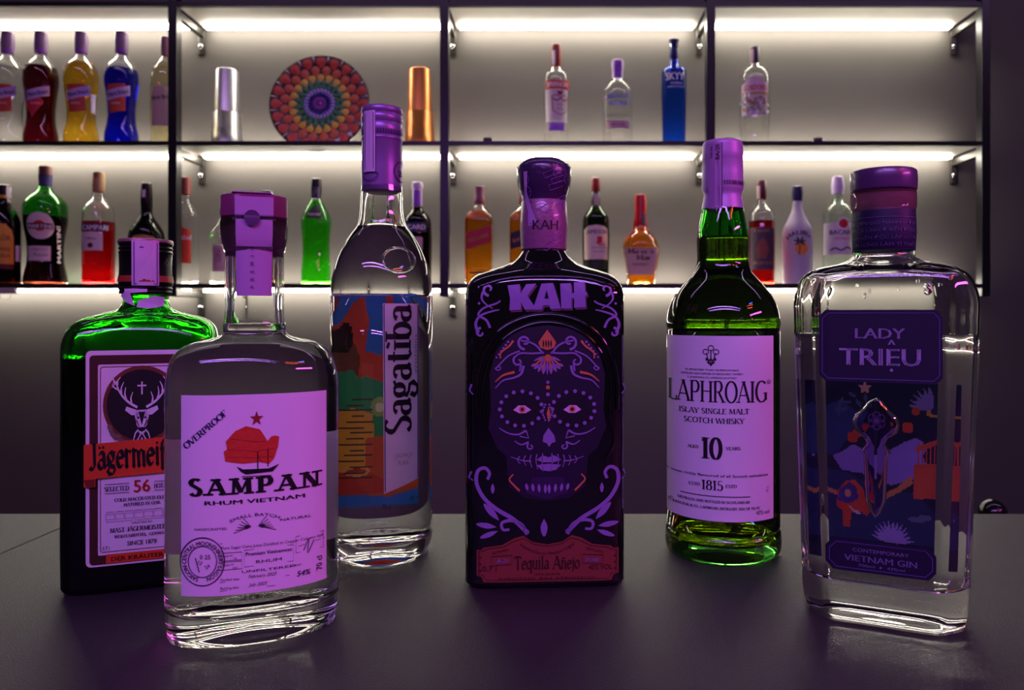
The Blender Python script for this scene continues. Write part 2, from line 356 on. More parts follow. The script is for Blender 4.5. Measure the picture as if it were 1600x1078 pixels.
    def put(s, S, m, name='label_print', off=.0002, mode='px', k=1.0, uc=None, dz=0, cut=0, cy=0, parent=None, dface=None):
        """wrap the drawing onto the surface S"""
        if not s.v: return None
        yaw = math.radians(S.yaw); zz = [p[1] for p in s.v]; zmid = (Z((min(zz)+max(zz))/2, S.d)-S.root.location.z); b = S.row(zmid)[1]
        if dface is None: dface = S.d-b*math.cos(yaw)
        if uc is None: uc = VX+(S.root.location.x+b*math.sin(yaw))*FPX/dface
        mm = dface/FPX*k; bz = S.root.location.z; bm = None; v, f = s.v, s.f
        if cut:
            bm = bmesh.new(); bv = [bm.verts.new((p[0], p[1], 0)) for p in v]
            for t in f:
                try: bm.faces.new([bv[i] for i in t])
                except ValueError: pass
            x0, x1 = min(p[0] for p in v), max(p[0] for p in v); x = x0+cut
            while x < x1: bmesh.ops.bisect_plane(bm, geom=bm.verts[:]+bm.edges[:]+bm.faces[:], plane_co=(x, 0, 0), plane_no=(1, 0, 0)); x += cut
            if cy:
                y = min(zz)+cy
                while y < max(zz): bmesh.ops.bisect_plane(bm, geom=bm.verts[:]+bm.edges[:]+bm.faces[:], plane_co=(0, y, 0), plane_no=(0, 1, 0)); y += cy
            bm.verts.index_update(); v = [(p.co.x, p.co.y) for p in bm.verts]; f = [tuple(q.index for q in t.verts) for t in bm.faces]; bm.free()
        V = [S.point(p[0] if mode == 'px' else (p[0]-uc)*mm/math.cos(yaw), CAMZ+(VY-p[1])*dface/FPX-bz+dz, off, mode) for p in v]
        out = []
        for t in f:   # faces look outward
            A, B, C = [Vector(V[i]) for i in t[:3]]; nn = (B-A).cross(C-A); ctr = Vector(((A.x+B.x+C.x)/3, (A.y+B.y+C.y)/3, 0))
            out.append(t if nn.dot(ctr) > 0 else t[::-1])
        return mesh_obj(name, V, out, m, parent or S.root, False)
def rrect(x0, y0, x1, y1, r, n=4):
    P = []
    for cx, cy, a in ((x1-r, y0+r, -90), (x1-r, y1-r, 0), (x0+r, y1-r, 90), (x0+r, y0+r, 180)): P += arc(cx, cy, r, r, a, a+90, n)
    return P
def pentext(t, style, sp, wt, thin):
    A = Art(); x = 0
    for ch in t:
        if ch not in G: x += .4; continue
        adv, st = G[ch]
        for pts, k in st:
            if style == 'black': wf = lambda dx, dy, k=k: wt*max(.28, abs(dx*math.sin(math.radians(42))-dy*math.cos(math.radians(42))))*1.15*min(1, k+.2)
            else: wf = lambda dx, dy, k=k: (wt*thin+(wt*(1-thin))*abs(dy)**1.3)*(k if abs(dy) > .3 else 1)
            P = pts
            A.stroke([(x+p[0], p[1]) for p in P], wt, wf=wf)
            for e, o in ((P[0], P[1]), (P[-1], P[-2])):
                v = abs(e[1]-o[1]) > .6*abs(e[0]-o[0]) and abs(e[1]-o[1]) > .3
                if style == 'serif' and v and min(abs(e[1]-q) for q in (0, 1, .66, -.3)) < .02:
                    hh = wt*thin*.9; s = 1 if e[1] < o[1] else -1; A.rect(x+e[0]-wt*.95, e[1], x+e[0]+wt*.95, e[1]+s*hh)
                if style == 'black' and v:
                    r = wt*.62; A.poly([(x+e[0]-r, e[1]), (x+e[0], e[1]+r), (x+e[0]+r, e[1]), (x+e[0], e[1]-r)])
        x += adv+sp
    return A.v, A.f, max(.01, x-sp)

def raster(S, x0, y0, x1, y1, step, shapes, name, pre, base, off=-.0004, k=1.0, uc=None, dface=None, trans=.6):
    """one printed sheet whose cells take the colour of the last shape that covers them"""
    cols = [base]+[c for _, c in shapes]; nx, ny = int((x1-x0)/step), int((y1-y0)/step)
    cx = x0+(np.arange(nx)+.5)*step; cyy = y0+(np.arange(ny)+.5)*step; XX, YY = np.meshgrid(cx, cyy); M = np.zeros(XX.shape, int)
    for i, (sh, c) in enumerate(shapes):
        for P in sh:
            ins = np.zeros(XX.shape, bool); n = len(P)
            for j in range(n):
                (ax, ay), (bx, by) = P[j], P[(j+1) % n]
                if ay == by: continue
                ins ^= ((ay > YY) != (by > YY)) & (XX < (bx-ax)*(YY-ay)/(by-ay)+ax)
            M[ins] = i+1
    yaw = math.radians(S.yaw); mm = dface/FPX*k/math.cos(yaw); V = []
    zm = Z((y0+y1)/2, dface)-S.root.location.z; ref = [S.point((x0+i*step-uc)*mm, zm, off, 'back') for i in range(nx+1)]; a0 = S.row(zm)[0]
    for j in range(ny+1):
        z = Z(y0+j*step, dface)-S.root.location.z; r = S.row(z); q = r[1]/S.row(zm)[1]
        V += [(p[0]*r[0]/a0, p[1]*q, z) for p in ref]
    F = []; fm = []; uniq = sorted(set(cols)); mats = [mat(pre+c[1:], c, .6, trans=trans) for c in uniq]
    for j in range(ny):
        for i in range(nx): F.append((j*(nx+1)+i, j*(nx+1)+i+1, (j+1)*(nx+1)+i+1, (j+1)*(nx+1)+i)); fm.append(uniq.index(cols[M[j, i]]))
    return mesh_obj(name, V, F, mats, S.root, False, fm)
def circ(x, y, r, n=14, ry=None): return [(x+r*math.cos(2*math.pi*i/n), y+(ry or r)*math.sin(2*math.pi*i/n)) for i in range(n)]
def leaf(x, y, l, w, ang):
    c, q = math.cos(math.radians(ang)), math.sin(math.radians(ang)); P = [(0, 0), (.25*l, w*.4), (.55*l, w*.5), (l, 0), (.55*l, -w*.5), (.25*l, -w*.4)]
    return [(x+a*c-b*q, y+a*q+b*c) for a, b in P]
# ------------------------------------------------------------------ the setting
DF, DW = 2.10, 2.277                       # front plane of the shelf frame, wall plane
M_wall = mat('wall_paint', '#56514E', .75, bump=.15, bscale=35, var=.05, vscale=6)
M_black = mat('black_metal', '#0B0710', .35, spec=.6)
M_board = mat('shelf_laminate', '#C9C4BC', .5, var=.06, vscale=9)
M_led = mat('led_down', '#FFF4DC', .5, emit=(1, .94, .80, 1), estr=LED_DOWN)
M_upglow = mat('added_up_glow', '#FFF4DC', .5, emit=(1, .94, .80, 1), estr=ADDED_UP)
M_steel = mat('bracket_steel', '#4A4744', .38, .7)
M_chrome = mat('chrome', '#D8D8D8', .12, 1)
M_top = mat('bar_top', '#262425', .45, bump=.9, bscale=1100, var=.45, vscale=900, spec=.6)
M_dark = mat('dark_panel', '#120F14', .6)
FLOOR = -1.08
box('wall_back', (-3.2, DW, FLOOR), (3.2, DW+.1, 1.9), M_wall, kind='structure')
box('floor', (-3.2, -2.2, FLOOR-.05), (3.2, DW, FLOOR), mat('floor_concrete', '#2A272B', .6, var=.1), kind='structure')

bar = empty('bar_counter', (0, .19, FLOOR), label='black bar counter with a finely textured matt top in front of the shelves', cat='counter')
SX = -.378
def rel(lo, hi, o): return [lo[i]-o[i] for i in range(3)], [hi[i]-o[i] for i in range(3)]
def boxr(name, lo, hi, m, root, bev=0, **k):
    o = root.location if root.parent is None else root.parent.location
    a, b = rel(lo, hi, o); return box(name, a, b, m, root, bev, **k)
boxr('worktop_panel', (-2.2, -.25, -.03), (SX-.0006, .626, 0), M_top, bar, .0008)
boxr('worktop_panel', (SX+.0006, -.25, -.03), (2.2, .626, 0), M_top, bar, .0008)
boxr('cabinet_front', (-2.15, .10, FLOOR+.08), (2.15, .12, -.03), M_dark, bar)
boxr('cabinet_back', (-2.15, .58, FLOOR+.08), (2.15, .60, -.03), M_dark, bar)
boxr('plinth', (-2.1, .14, FLOOR), (2.1, .56, FLOOR+.08), M_dark, bar)
bb = empty('back_worktop', (0, .95, FLOOR), label='low dark service worktop behind the bar counter', cat='worktop')
boxr('worktop_slab', (-2.2, .72, -.28), (2.2, 1.2, -.25), M_dark, bb)
boxr('cabinet_body', (-2.15, .76, FLOOR), (2.15, 1.18, -.28), M_dark, bb)

# wall shelf unit: frame uprights, boards, brackets, LED lines, added up-glow strips
sh = empty('wall_shelf_unit', (X(700, DF), DW, Z(450, DF)), label='black metal and pale board wall shelf with warm LED lines, three tiers by four bays', cat='shelf')
posts = [X(-158, DF), X(269, DF), X(694, DF), X(1111, DF), X(1541, DF)]
zb = Z(463, DF); hw = .0118
ys = [(2, 9), (220, 227), (443, 450)]
for i, x in enumerate(posts):
    boxr('upright_post', (x-hw, DF, zb), (x+hw, DF+.03, 1.14), M_black, sh, .001)
for (y0, y1) in ys:
    zt, z0 = Z(y0, DF), Z(y1, DF)
    for i in range(4):
        xa, xb = posts[i]+hw+.0003, posts[i+1]-hw-.0003
        boxr('shelf_edge', (xa, DF+.002, z0), (xb, DF+.014, zt), M_black, sh)
        boxr('shelf_board', (xa, DF+.014, z0+.0012), (xb, DW-.0005, zt-.0006), M_board, sh)
        boxr('led_or_added_line', (xa+.012, 2.234, z0-.007), (xb-.012, 2.260, z0+.001), M_led, sh)
        if y0 > 100: boxr('led_or_added_line', (xa+.012, DW-.048, zt-.0004), (xb-.012, DW-.038, zt+.004), M_upglow, sh)  # hidden up-facing strip, added to make the wall glow above the board
    for i, x in enumerate(posts):
        br = boxr('bracket', (x-.007, DF+.02, z0-.024), (x+.007, DW-.004, z0-.004), M_steel, sh, .002)
        boxr2 = box('wall_plate', [x-.011-sh.location.x, DW-.006-sh.location.y, z0-.078-sh.location.z], [x+.011-sh.location.x, DW-.0005-sh.location.y, z0-.002-sh.location.z], M_steel, br, .004)
        bm = bmesh.new(); bmesh.ops.create_uvsphere(bm, u_segments=12, v_segments=8, radius=.0072)
        me = bpy.data.meshes.new('screw'); bm.to_mesh(me); bm.free(); me.materials.append(M_chrome)
        for p in me.polygons: p.use_smooth = True
        sc = bpy.data.objects.new('screw', me); SC.collection.objects.link(sc); sc.parent = br; sc.scale = (1, .6, 1)
        sc.location = (x-sh.location.x, DW-.009-sh.location.y, z0-.052-sh.location.z)

# ------------------------------------------------------------------ shared materials
W_PAPER = mat('white_paper', '#E6E0E2', .55)
T_PAPER = mat('thin_white_paper', '#DAD6D4', .6, trans=.35)
K = mat('black_ink', '#0A080B', .5); INK2 = mat('navy_ink', '#141640', .5); GREYINK = mat('grey_ink', '#57505A', .5)
RED = mat('red_print', '#C4231C', .5); ORANGE = mat('orange_print', '#D8431A', .5); GOLD = mat('gold_print', '#B58A3C', .4, .5)
WHITE = mat('white_print', '#EDE8EA', .5)
GL = glass('clear_glass', (.985, .99, .985)); LQ = (glass('clear_spirit', (.99, .99, .99), .907), glass('clear_spirit_top', (1, 1, 1), 1.36))
def liq(name, c): return (glass(name, c, .907), glass(name+'_top', tuple(x**.5 for x in c), 1.36))

# ================================================================== JAGER: green flask bottle
GRN = glass('dark_green_glass', (.26, .82, .20)); HERB = liq('dark_herbal', (.02, .015, .004))
J = bottle('liquor_bottle', 'square-shouldered dark green herbal liqueur bottle with a stag label, leftmost on the bar', 'bottle', 228, .478,
  [(378, 29), (378, 29), (445, 30), (456, 34, 33), (466, 32, 32), (478, 34, 33), (484, 42, 38, 2), (491, 66, 50, 2.4), (499, 87, 58, 3), (512, 100, 65, 4.2), (532, 106, 69, 5.5), (556, 107, 70, 6), (570, 107, 70, 6), (880, 107, 70, 6), (893, 106, 69.5, 6), (None, 101, 65, 6)],
  yaw=21, seg=84, gm=GRN, lm=HERB, level=556, wall=.003, floor=.0012, dome=.0001, punt=.0002, fr=.0015)
jc = lathe(J, 'screw_cap', [(376, 34), (376.5, 38), (383, 38.6), (386, 36.6), (389, 38.4), (392, 36.6), (395, 38.4), (398, 37.2), (434, 37.2), (436, 38), (446, 38), (448, 36.4), (451, 38), (454, 36.6), (457, 37.6), (459, 36.5)], mat('black_cap', '#0C0A0E', .3, .3))
tag(jc.obj, 'black metal screw cap with ribbed rim')
lathe(J, 'cap_top', [(374.8, 30), (375.4, 37.5), (378, 38.9), (380.5, 38.9), (381, 36)], mat('cap_top_copper', '#9C6F78', .35, .5))
Art().rect(170, 430, 286, 440).put(jc, mat('cap_red', '#9A2E24', .4), 'cap_band', mode='arc', off=.0004, cut=6)
a = Art(); a.stroke([(252, 412), (258, 402), (256, 416), (262, 408), (264, 414), (270, 407), (276, 412)], 1, smooth=3); a.put(jc, GREYINK, 'cap_print', mode='arc', off=.0006)
st = mat('stamp_paper', '#D2B4D6', .6)
Art().rect(209, 376, 244, 446).put(jc, st, 'tax_stamp', mode='arc', off=.0009, cut=5)
a = Art(); a.rect(212, 378, 213, 444).rect(241, 378, 242, 444).rect(212, 443, 242, 444).disc(222, 388, 3).put(jc, mat('stamp_ink', '#5A2A8C', .6), 'stamp_print', mode='arc', off=.0012)
Art().poly([(197, 448), (226, 447), (226, 456), (206, 458), (212, 478), (200, 472), (190, 462), (198, 456)]).put(J, st, 'tax_stamp', mode='arc', off=.0022, cut=5, dface=.464)
Art().poly([(216, 470), (232, 462), (248, 464), (246, 478), (228, 482), (214, 480)]).put(J, st, 'tax_stamp', mode='arc', off=.0022, cut=5, dface=.464)
jw = mat('label_cream', '#E8DAE4', .55)
def P_(S, a, m, name='label_print', off=.0005, cut=0, **k): return a.put(S, m, name, off=off, cut=cut, **k)
P_(J, Art().rect(134, 547, 310, 879, 8), jw, 'front_label', .0002, 8)
a = Art(); o = rrect(140, 554, 304, 876, 6); i_ = rrect(153, 568, 291, 862, 3)
n = len(o); a.add(o+i_, [(j, (j+1) % n, n+(j+1) % n, n+j) for j in range(n)]); P_(J, a, mat('label_brown', '#4C2A20', .5, .3), 'label_border', .0004, 10)
P_(J, Art().rect(166, 861, 304, 875), ORANGE, 'label_band', .0006, 10)
P_(J, Art().text('DER KRÄUTERLIKÖR', 174, 872, 7, 'l', width=118, bold=.02), mat('maroon_ink', '#5A140C', .5), 'lettering', .0008)
a = Art(); a.frame(rrect(157, 572, 287, 857, 4, 3), .9); P_(J, a, mat('maroon_ink'), 'label_line', .0005)
P_(J, Art().disc(222, 632, 61, n=40), mat('copper_print', '#8A4A36', .4, .5), 'roundel_rim', .0006, 10)
P_(J, Art().disc(222, 632, 55, n=40), mat('roundel_black', '#15100F', .5), 'roundel', .0008, 10)
a = Art()
for s in (-1, 1):
    f = lambda pts: [(222+s*p[0], p[1]) for p in pts]
    a.stroke(f([(7, 636), (20, 628), (30, 618), (37, 606), (40, 594)]), 4, 2, 4); a.stroke(f([(40, 596), (46, 604), (43, 592)]), 2, 1)
    for (x, y, x2, y2) in ((16, 630, 14, 612), (24, 624, 25, 604), (32, 614, 28, 596), (36, 608, 46, 600), (38, 600, 33, 588), (39, 600, 45, 586)): a.stroke(f([(x, y), ((x+x2)/2+2, (y+y2)/2), (x2, y2)]), 3, 1, 3)
    a.poly(f([(8, 640), (24, 634), (26, 640), (16, 648), (8, 648)]))
    a.stroke(f([(4, 640), (8, 650), (7, 664)]), 2.5); a.stroke(f([(3, 668), (10, 676), (14, 690)]), 3, 1); a.stroke(f([(1, 676), (5, 684), (7, 692)]), 2, 1); a.disc(222+s*6, 650, 1.8)
a.poly([(213, 640), (231, 640), (233, 650), (229, 664), (227, 675), (222, 679), (217, 675), (215, 664), (211, 650)])
for k in range(7): a.drop(204+k*6, 682+abs(k-3)*1.5, 14, 4, 90+(3-k)*9)
stg = Art().poly([(217, 643), (227, 643), (225, 652), (222, 664), (219, 652)]).disc(216.5, 652, 1.7).disc(227.5, 652, 1.7).poly([(218.5, 670), (225.5, 670), (222, 675)]).stroke([(214, 656), (218, 666)], 1.4).stroke([(230, 656), (226, 666)], 1.4)
P_(J, stg, mat('roundel_black'), 'stag_print', .0012)
a.rect(221, 596, 223.4, 616).rect(215, 601, 229, 603.4); P_(J, a, jw, 'stag_print', .0010)
P_(J, Art().poly([(214, 667), (230, 667), (226, 673), (218, 673)]), mat('roundel_black'), 'stag_print', .0012)
a = Art(); rr_ = random.Random(3)
for k in range(26):
    t = -62+124*k/25; an = math.radians(90+t); x, y = 222+60*math.cos(an), 632+60*math.sin(an)
    a.drop(x, y, 12, 8, 90+t+(70 if t < 0 else -70)+rr_.uniform(-25, 25))
P_(J, a, mat('wreath_gold', '#8E7260', .45, .4), 'wreath_print', .0013)
P_(J, Art().poly([(132, 690), (312, 682), (312, 738), (150, 743), (150, 755), (132, 755)]), ORANGE, 'banner', .0015, 8)
P_(J, Art().poly([(132, 744), (149, 743.5), (149, 756), (136, 756)]), mat('banner_fold', '#7A2010', .5), 'banner_fold', .0016)
a = Art().text('Jägermeiſter', 140, 728, 37, 'l', pen='black', width=154, wt=.2, rot=-1.5)
P_(J, a, K, 'lettering', .0018, 8)
a = Art().text('SELECTED', 202, 764, 7, 'r', pen='serif', width=39, wt=.18).text('BOTANICALS', 241, 764, 7, 'l', pen='serif', width=44, wt=.18)
a.rect(164, 753, 202, 753.7).rect(164, 767, 202, 767.7).rect(241, 753, 284, 753.7).rect(241, 767, 284, 767.7)
a.text('COLD MACERATED ELIXIR', 222, 781, 5, pen='serif', width=86, wt=.2).text('MATURED IN OAK', 222, 789, 5, pen='serif', width=58, wt=.2).text('CRAFTED BY', 222, 817, 3.5, width=32)
a.text('MAST-JÄGERMEISTER SE', 222, 828, 6.5, pen='serif', width=100, wt=.2).text('WOLFENBÜTTEL, GERMANY', 222, 837, 4.5, pen='serif', width=86, wt=.2).text('SINCE 1878', 222, 850, 7, width=46, bold=.02)
a.text('0.7 l', 160, 854, 6, 'l', sx=.8)
P_(J, a, mat('plum_ink', '#33143C', .5), 'lettering', .0006)
P_(J, Art().text('56', 222, 768, 20, bold=.03, width=26), RED, 'lettering', .0007)
a = Art()
for k in range(7): x = 172+k*15; a.frame([(x-6, 796), (x+6, 796), (x+7, 803), (x+6, 811), (x-6, 811), (x-7, 803)], .8).rect(x-6, 799, x+6, 799.6).rect(x-6, 807, x+6, 807.6)
P_(J, a, mat('faint_ink', '#B49AB8', .5), 'barrel_print', .0006)

# ================================================================== SAMPAN: clear flask
S1 = bottle('rum_bottle', 'broad clear rum bottle with a red sail on its label, nearest on the left', 'bottle', 398, .405,
  [(352, 42), (352, 42), (395, 43), (500, 44), (510, 46), (518, 46, 46), (523, 50, 48), (529, 68, 56, 2), (534, 88, 64, 2.1), (545, 107, 74, 2.2), (560, 118, 81, 2.35), (585, 124.5, 86, 2.4), (610, 126, 87, 2.4), (612, 126, 87, 2.4), (880, 126, 87, 2.4), (930, 126, 87, 2.4), (None, 122, 83, 2.4)],
  yaw=20, seg=88, gm=GL, lm=LQ, level=506, wall=.0032, floor=.012, dome=.006, punt=.004, fr=.008)
OCT = 20
BURG = mat('burgundy_cap', '#7C2C5C', .4)
sc1 = lathe(S1, 'stopper_cap', [(308, 44, 44, 8, 20), (310, 47, 47, 8, 20), (312, 48.5, 48.5, 8, 22), (342, 48.5, 48.5, 8, 22), (344, 47, 47, 8, 22), (344, 40, 40)], BURG, 1)
cg = lathe(S1, 'glass_collar', [(345, 47.5, 47.5, 6, 22), (347, 48.5, 48.5, 6, 22), (372, 48, 48, 6, 22), (386, 46, 46, 4, 12), (396, 43.2)], GL)
lathe(S1, 'cork', [(346, 37), (399, 36), (402, 34)], mat('cork_plum', '#6A3050', .6))
LIL = mat('lilac_foil', '#AE84BA', .5)
seal = empty('x', (0, 0, 0)); bpy.data.objects.remove(seal)
Art().rect(368, 307.5, 426, 344).put(sc1, LIL, 'paper_seal', mode='px', off=.0010, cut=4, cy=2)
Art().rect(369, 343, 425, 385).put(cg, LIL, 'paper_seal', mode='px', off=.0008, cut=4, cy=4)
Art().poly([(369, 383), (425, 383), (424, 462), (370, 462)]).put(S1, LIL, 'paper_seal', mode='px', off=.0004, cut=4, cy=6)
k_ = .405/1200
box('paper_seal', (-.0105, -.0164, Z(308.4, .405)), (.0085, .012, Z(306.6, .405)), LIL, S1.root, .0003)
a = Art().disc(394, 341, 12.5, n=20); a.put(cg, mat('seal_plum', '#4A1E5A', .5), 'seal_roundel', mode='px', off=.0022)
a = Art()
for i, ch in enumerate('PREMIUM'): a.text(ch, 397, 448-i*12, 5.4, rot=-90, bold=.03)
a.put(S1, mat('plum_ink'), 'lettering', mode='px', off=.0012)
uS = 398
P_(S1, Art().rect(274, 614, 506, 923).poly([]) if False else Art().rect(283.5, 616, 509.5, 926), mat('label_lilac', '#E4D2EA', .55), 'front_label', .0002, 6)
P_(S1, Art().rect(305, 700, 490, 892), T_PAPER, 'back_label', -.0004, 6, mode='back')
a = Art(); a.poly([(401+13*math.sin(math.radians(i*36))*(1 if i % 2 == 0 else .4)*.85, 654-12*math.cos(math.radians(i*36))*(1 if i % 2 == 0 else .4)) for i in range(10)])
P_(S1, a, mat('star_red', '#8E1C20', .5), 'star_print', .0005)
a = Art(); a.poly([(352, 718), (350, 703), (355, 700), (353, 688), (362, 678), (368, 672), (380, 667), (384, 665), (396, 668), (406, 671), (412, 680), (418, 690), (424, 683), (430, 682), (436, 684), (434, 700), (428, 718), (420, 726), (408, 722), (380, 723), (360, 720)])
P_(S1, a, mat('sail_red', '#C23418', .6, bump=.4, bscale=300), 'sail_print', .0005, 8)
a = Art(); a.poly([(370, 727), (380, 732), (420, 733), (436, 727), (426, 738), (384, 740), (376, 735)]).rect(402, 706, 403.6, 734).rect(418, 702, 419.2, 730).stroke([(378, 743), (424, 744)], 1)
a.text('SAMPAN', 398, 770, 25, pen='serif', width=204, wt=.24, thin=.5, sp=.22)
a.text('RHUM VIETNAM', 398, 785, 6.5, width=156, bold=.03)
P_(S1, a, K, 'lettering', .0006, 6)
a = Art(); a.stroke([(402, 708), (410, 724)], .8).stroke([(362, 684), (400, 690), (414, 690)], .8).stroke([(356, 700), (400, 705), (428, 702)], .8).stroke([(356, 712), (400, 715), (426, 714)], .8); P_(S1, a, mat('star_red'), 'sail_batten', .0007)
P_(S1, Art().text('OVERPROOF', 324, 672, 9, rot=-40, width=84, pen='serif', wt=.2), INK2, 'lettering', .0006)
a = Art(); ink = mat('stamp_black', '#2A1838', .55)
a.arct('SMALL BATCH', 398, 900, 94, 5, mid=90, width=78); a.text('HANDCRAFTED', 330, 824, 4, width=50, rot=0).text('NATURAL', 462, 818, 4.5, width=48)
for s in (-1, 1):
    for j in range(6): a.stroke([(398+s*6, 822), (398+s*(14+3*j), 812+j*3.4), (398+s*(18+3*j), 808+j*4.4)], .9)
    a.disc(398+s*12, 822, 4, 3)
for y in (845, 857): a.rect(344, y, 506, y+.8)
for (x0, y0, x1, y1) in ((346, 860, 378, 872), (382, 858, 458, 884), (346, 874, 378, 886), (462, 846, 504, 872)): a.frame([(x0, y0), (x1, y0), (x1, y1), (x0, y1)], .8)
a.text('Pure Sugar Cane Juice Distilled in Copper Column Still', 425, 854, 4.6, width=158).text('Premium Vietnamese', 420, 867, 6, width=72, bold=.02).text('RHUM', 420, 880, 5, width=40)
a.text('UNFILTERED', 420, 893, 4, width=84).text('Batch N°', 348, 866, 3.5, 'l').text('16', 368, 871, 4).text('Bottle N°', 348, 880, 3.5, 'l').text('022', 368, 886, 4)
a.rect(344, 905, 452, 905.7).rect(344, 918, 430, 918.7).text('Distilled date:', 345, 903, 4, 'l').text('February 2023', 388, 902, 5.4, 'l', shear=.4).text('Bottling date:', 345, 916, 4, 'l').text('July 2023', 388, 915, 5.4, 'l', shear=.4).text('Alcohol', 462, 893, 3.6)
a.stroke([(474, 870), (482, 852), (480, 876), (490, 856)], 1.2, smooth=3).stroke([(466, 862), (500, 858)], .8)
a.text('70 cl', 502, 908, 9, 'l', rot=-90, bold=.02)
P_(S1, a, ink, 'lettering', .0006)
P_(S1, Art().text('54%', 474, 910, 9, shear=.2, bold=.02), INK2, 'lettering', .0007)
a = Art(); c0 = (317, 872)
a.frame(arc(*c0, 34, 37, 0, 360, 40)[:-1], 1.6).frame(arc(*c0, 22, 24, 0, 360, 30)[:-1], 1.2)
a.arct('SAIGON·CENTRAL·MOONSHINERS·SAIGON', c0[0], c0[1], 25, 7, mid=90, width=145, bold=.02)
a.text('0 25', 321, 868, 7).text('12', 312, 876, 6, rot=30).text('24', 326, 882, 6, rot=-30).stroke([(306, 866), (312, 888)], 1.4)
P_(S1, a, ink, 'postmark', .0006)

# ================================================================== SAGATIBA: tall round
S2 = bottle('cachaca_bottle', 'tallest clear round bottle with a purple screw cap and upright black lettering', 'bottle', 597, .525,
  [(215, 28), (215, 28), (300, 32), (310, 33), (350, 36.5), (357, 40), (365, 46), (375, 53), (390, 61), (410, 69.5), (430, 75), (450, 77.3), (465, 77.6), (465, 77.6), (800, 77.6), (838, 77.6), (None, 70)],
  yaw=10, seg=72, gm=GL, lm=LQ, level=357, wall=.003, floor=.012, dome=.006, punt=.006, fr=.005)
PC = mat('lilac_cap', '#8E68A6', .32, .35)
c2 = lathe(S2, 'screw_cap', [(169, 25), (170, 30), (172, 31.6), (178, 32), (181, 30.4), (184, 32), (192, 31.8), (195, 30.4), (198, 31.8), (212, 31.8), (215, 30), (218, 32), (221, 31.8), (223, 30.8), (300, 31.6), (301, 30)], PC)
a = Art()
for k in range(34): a.rect(530+k*4, 200, 531.4+k*4, 206)
a.put(c2, mat('cap_groove', '#3E1C5A', .4), 'cap_knurl', mode='arc', off=.0004)
Art().rect(567, 172, 587, 268).put(c2, st, 'tax_stamp', mode='arc', off=.0010, cut=4)
a = Art(); a.rect(570, 176, 570.8, 264).rect(584, 176, 584.8, 264).frame(arc(578, 270, 13, 12, 0, 180, 10), 1.2).put(c2, K, 'cap_print', mode='arc', off=.0013)
a = Art().frame(arc(632, 265, 16, 16, 0, 360, 24)[:-1], 1.4).text('a', 630, 273, 16, bold=.04); a.put(c2, K, 'cap_print', mode='arc', off=.0005)
# back label mural: read through the spirit it shows about twice as wide
kb = .47
shp = [([[(496, 470), (530, 458), (600, 470), (610, 480), (560, 486), (530, 478), (496, 482)]], '#E0BFB0'), ([[(496, 560), (530, 520), (552, 512), (566, 530), (560, 556), (600, 560), (610, 600), (580, 640), (540, 640), (496, 650)]], '#D8503C'),
  ([[(500, 496), (540, 486), (552, 494), (536, 506), (506, 508)]], '#5A78F0'), ([[(600, 486), (612, 500), (614, 600), (596, 640), (590, 560)]], '#CC4438'), ([[(496, 546), (530, 536), (552, 560), (548, 590), (520, 620), (496, 610)]], '#7A4A38'),
  ([[(520, 600), (560, 590), (600, 604), (640, 640), (640, 700), (560, 690), (510, 660)], [(496, 590), (540, 580), (556, 604), (520, 616)]], '#3E9A66'), ([[(496, 660), (540, 640), (572, 650), (580, 720), (560, 750), (496, 744)]], '#F0A840'),
  ([[(560, 690), (620, 680), (664, 700), (660, 770), (600, 784), (560, 780)]], '#D86038'), ([[(500, 745), (560, 740), (600, 760), (600, 776), (510, 782)]], '#D04838'),
  ([circ(528, 545, 12), circ(526, 540, 8)], '#2E2018'), ([circ(585, 640, 16, 18), circ(640, 650, 14)], '#A8B868'), ([circ(585, 640, 8)], '#E8E0C0'), ([circ(548, 742, 20, 20, 8)], '#E8B060'), ([circ(548, 742, 15, 20, 5)], '#C04030'),
  ([[(540-(i*7 % 20), 626+i*9), (572-(i*13 % 26), 626+i*9), (572-(i*13 % 26), 628+i*9), (540-(i*7 % 20), 628+i*9)] for i in range(15)], '#5E4038')]
raster(S2, 508, 458, 648, 800, 2.4, shp, 'back_label', 'mural_', '#3F78D0', k=kb, uc=597, dface=.525)
# front clear label with a pale panel
P_(S2, Art().poly([(598, 474), (654, 474), (654, 754), (600, 772)]), T_PAPER, 'front_label', .0002, 4, uc=597)
a = Art(); a.frame([(600, 476), (652.5, 476), (652.5, 753), (602, 769)], 1.6); P_(S2, a, mat('panel_line', '#4B3A6A', .5), 'label_line', .0004, uc=597)
a = Art().text('Sagatiba', 641, 680, 39, 'l', rot=-90, pen='serif', width=205, wt=.17, thin=.42)
P_(S2, a, K, 'lettering', .0006, 3, uc=597)
P_(S2, Art().text('cristalina', 652, 584, 6.5, 'l', rot=-90, width=62), mat('sage_ink', '#8A9A6C', .5), 'lettering', .0005, uc=597)
P_(S2, Art().text('CACHAÇA', 630, 717, 7, width=27).text('PURA', 630, 729, 7, width=16).rect(616, 720, 643, 720.6), mat('sage_ink'), 'lettering', .0005, uc=597)
P_(S2, Art().text('70 cl', 604, 796, 8, width=13).text('38% vol.', 648, 787, 7, width=15), K, 'lettering', .0003, uc=597)
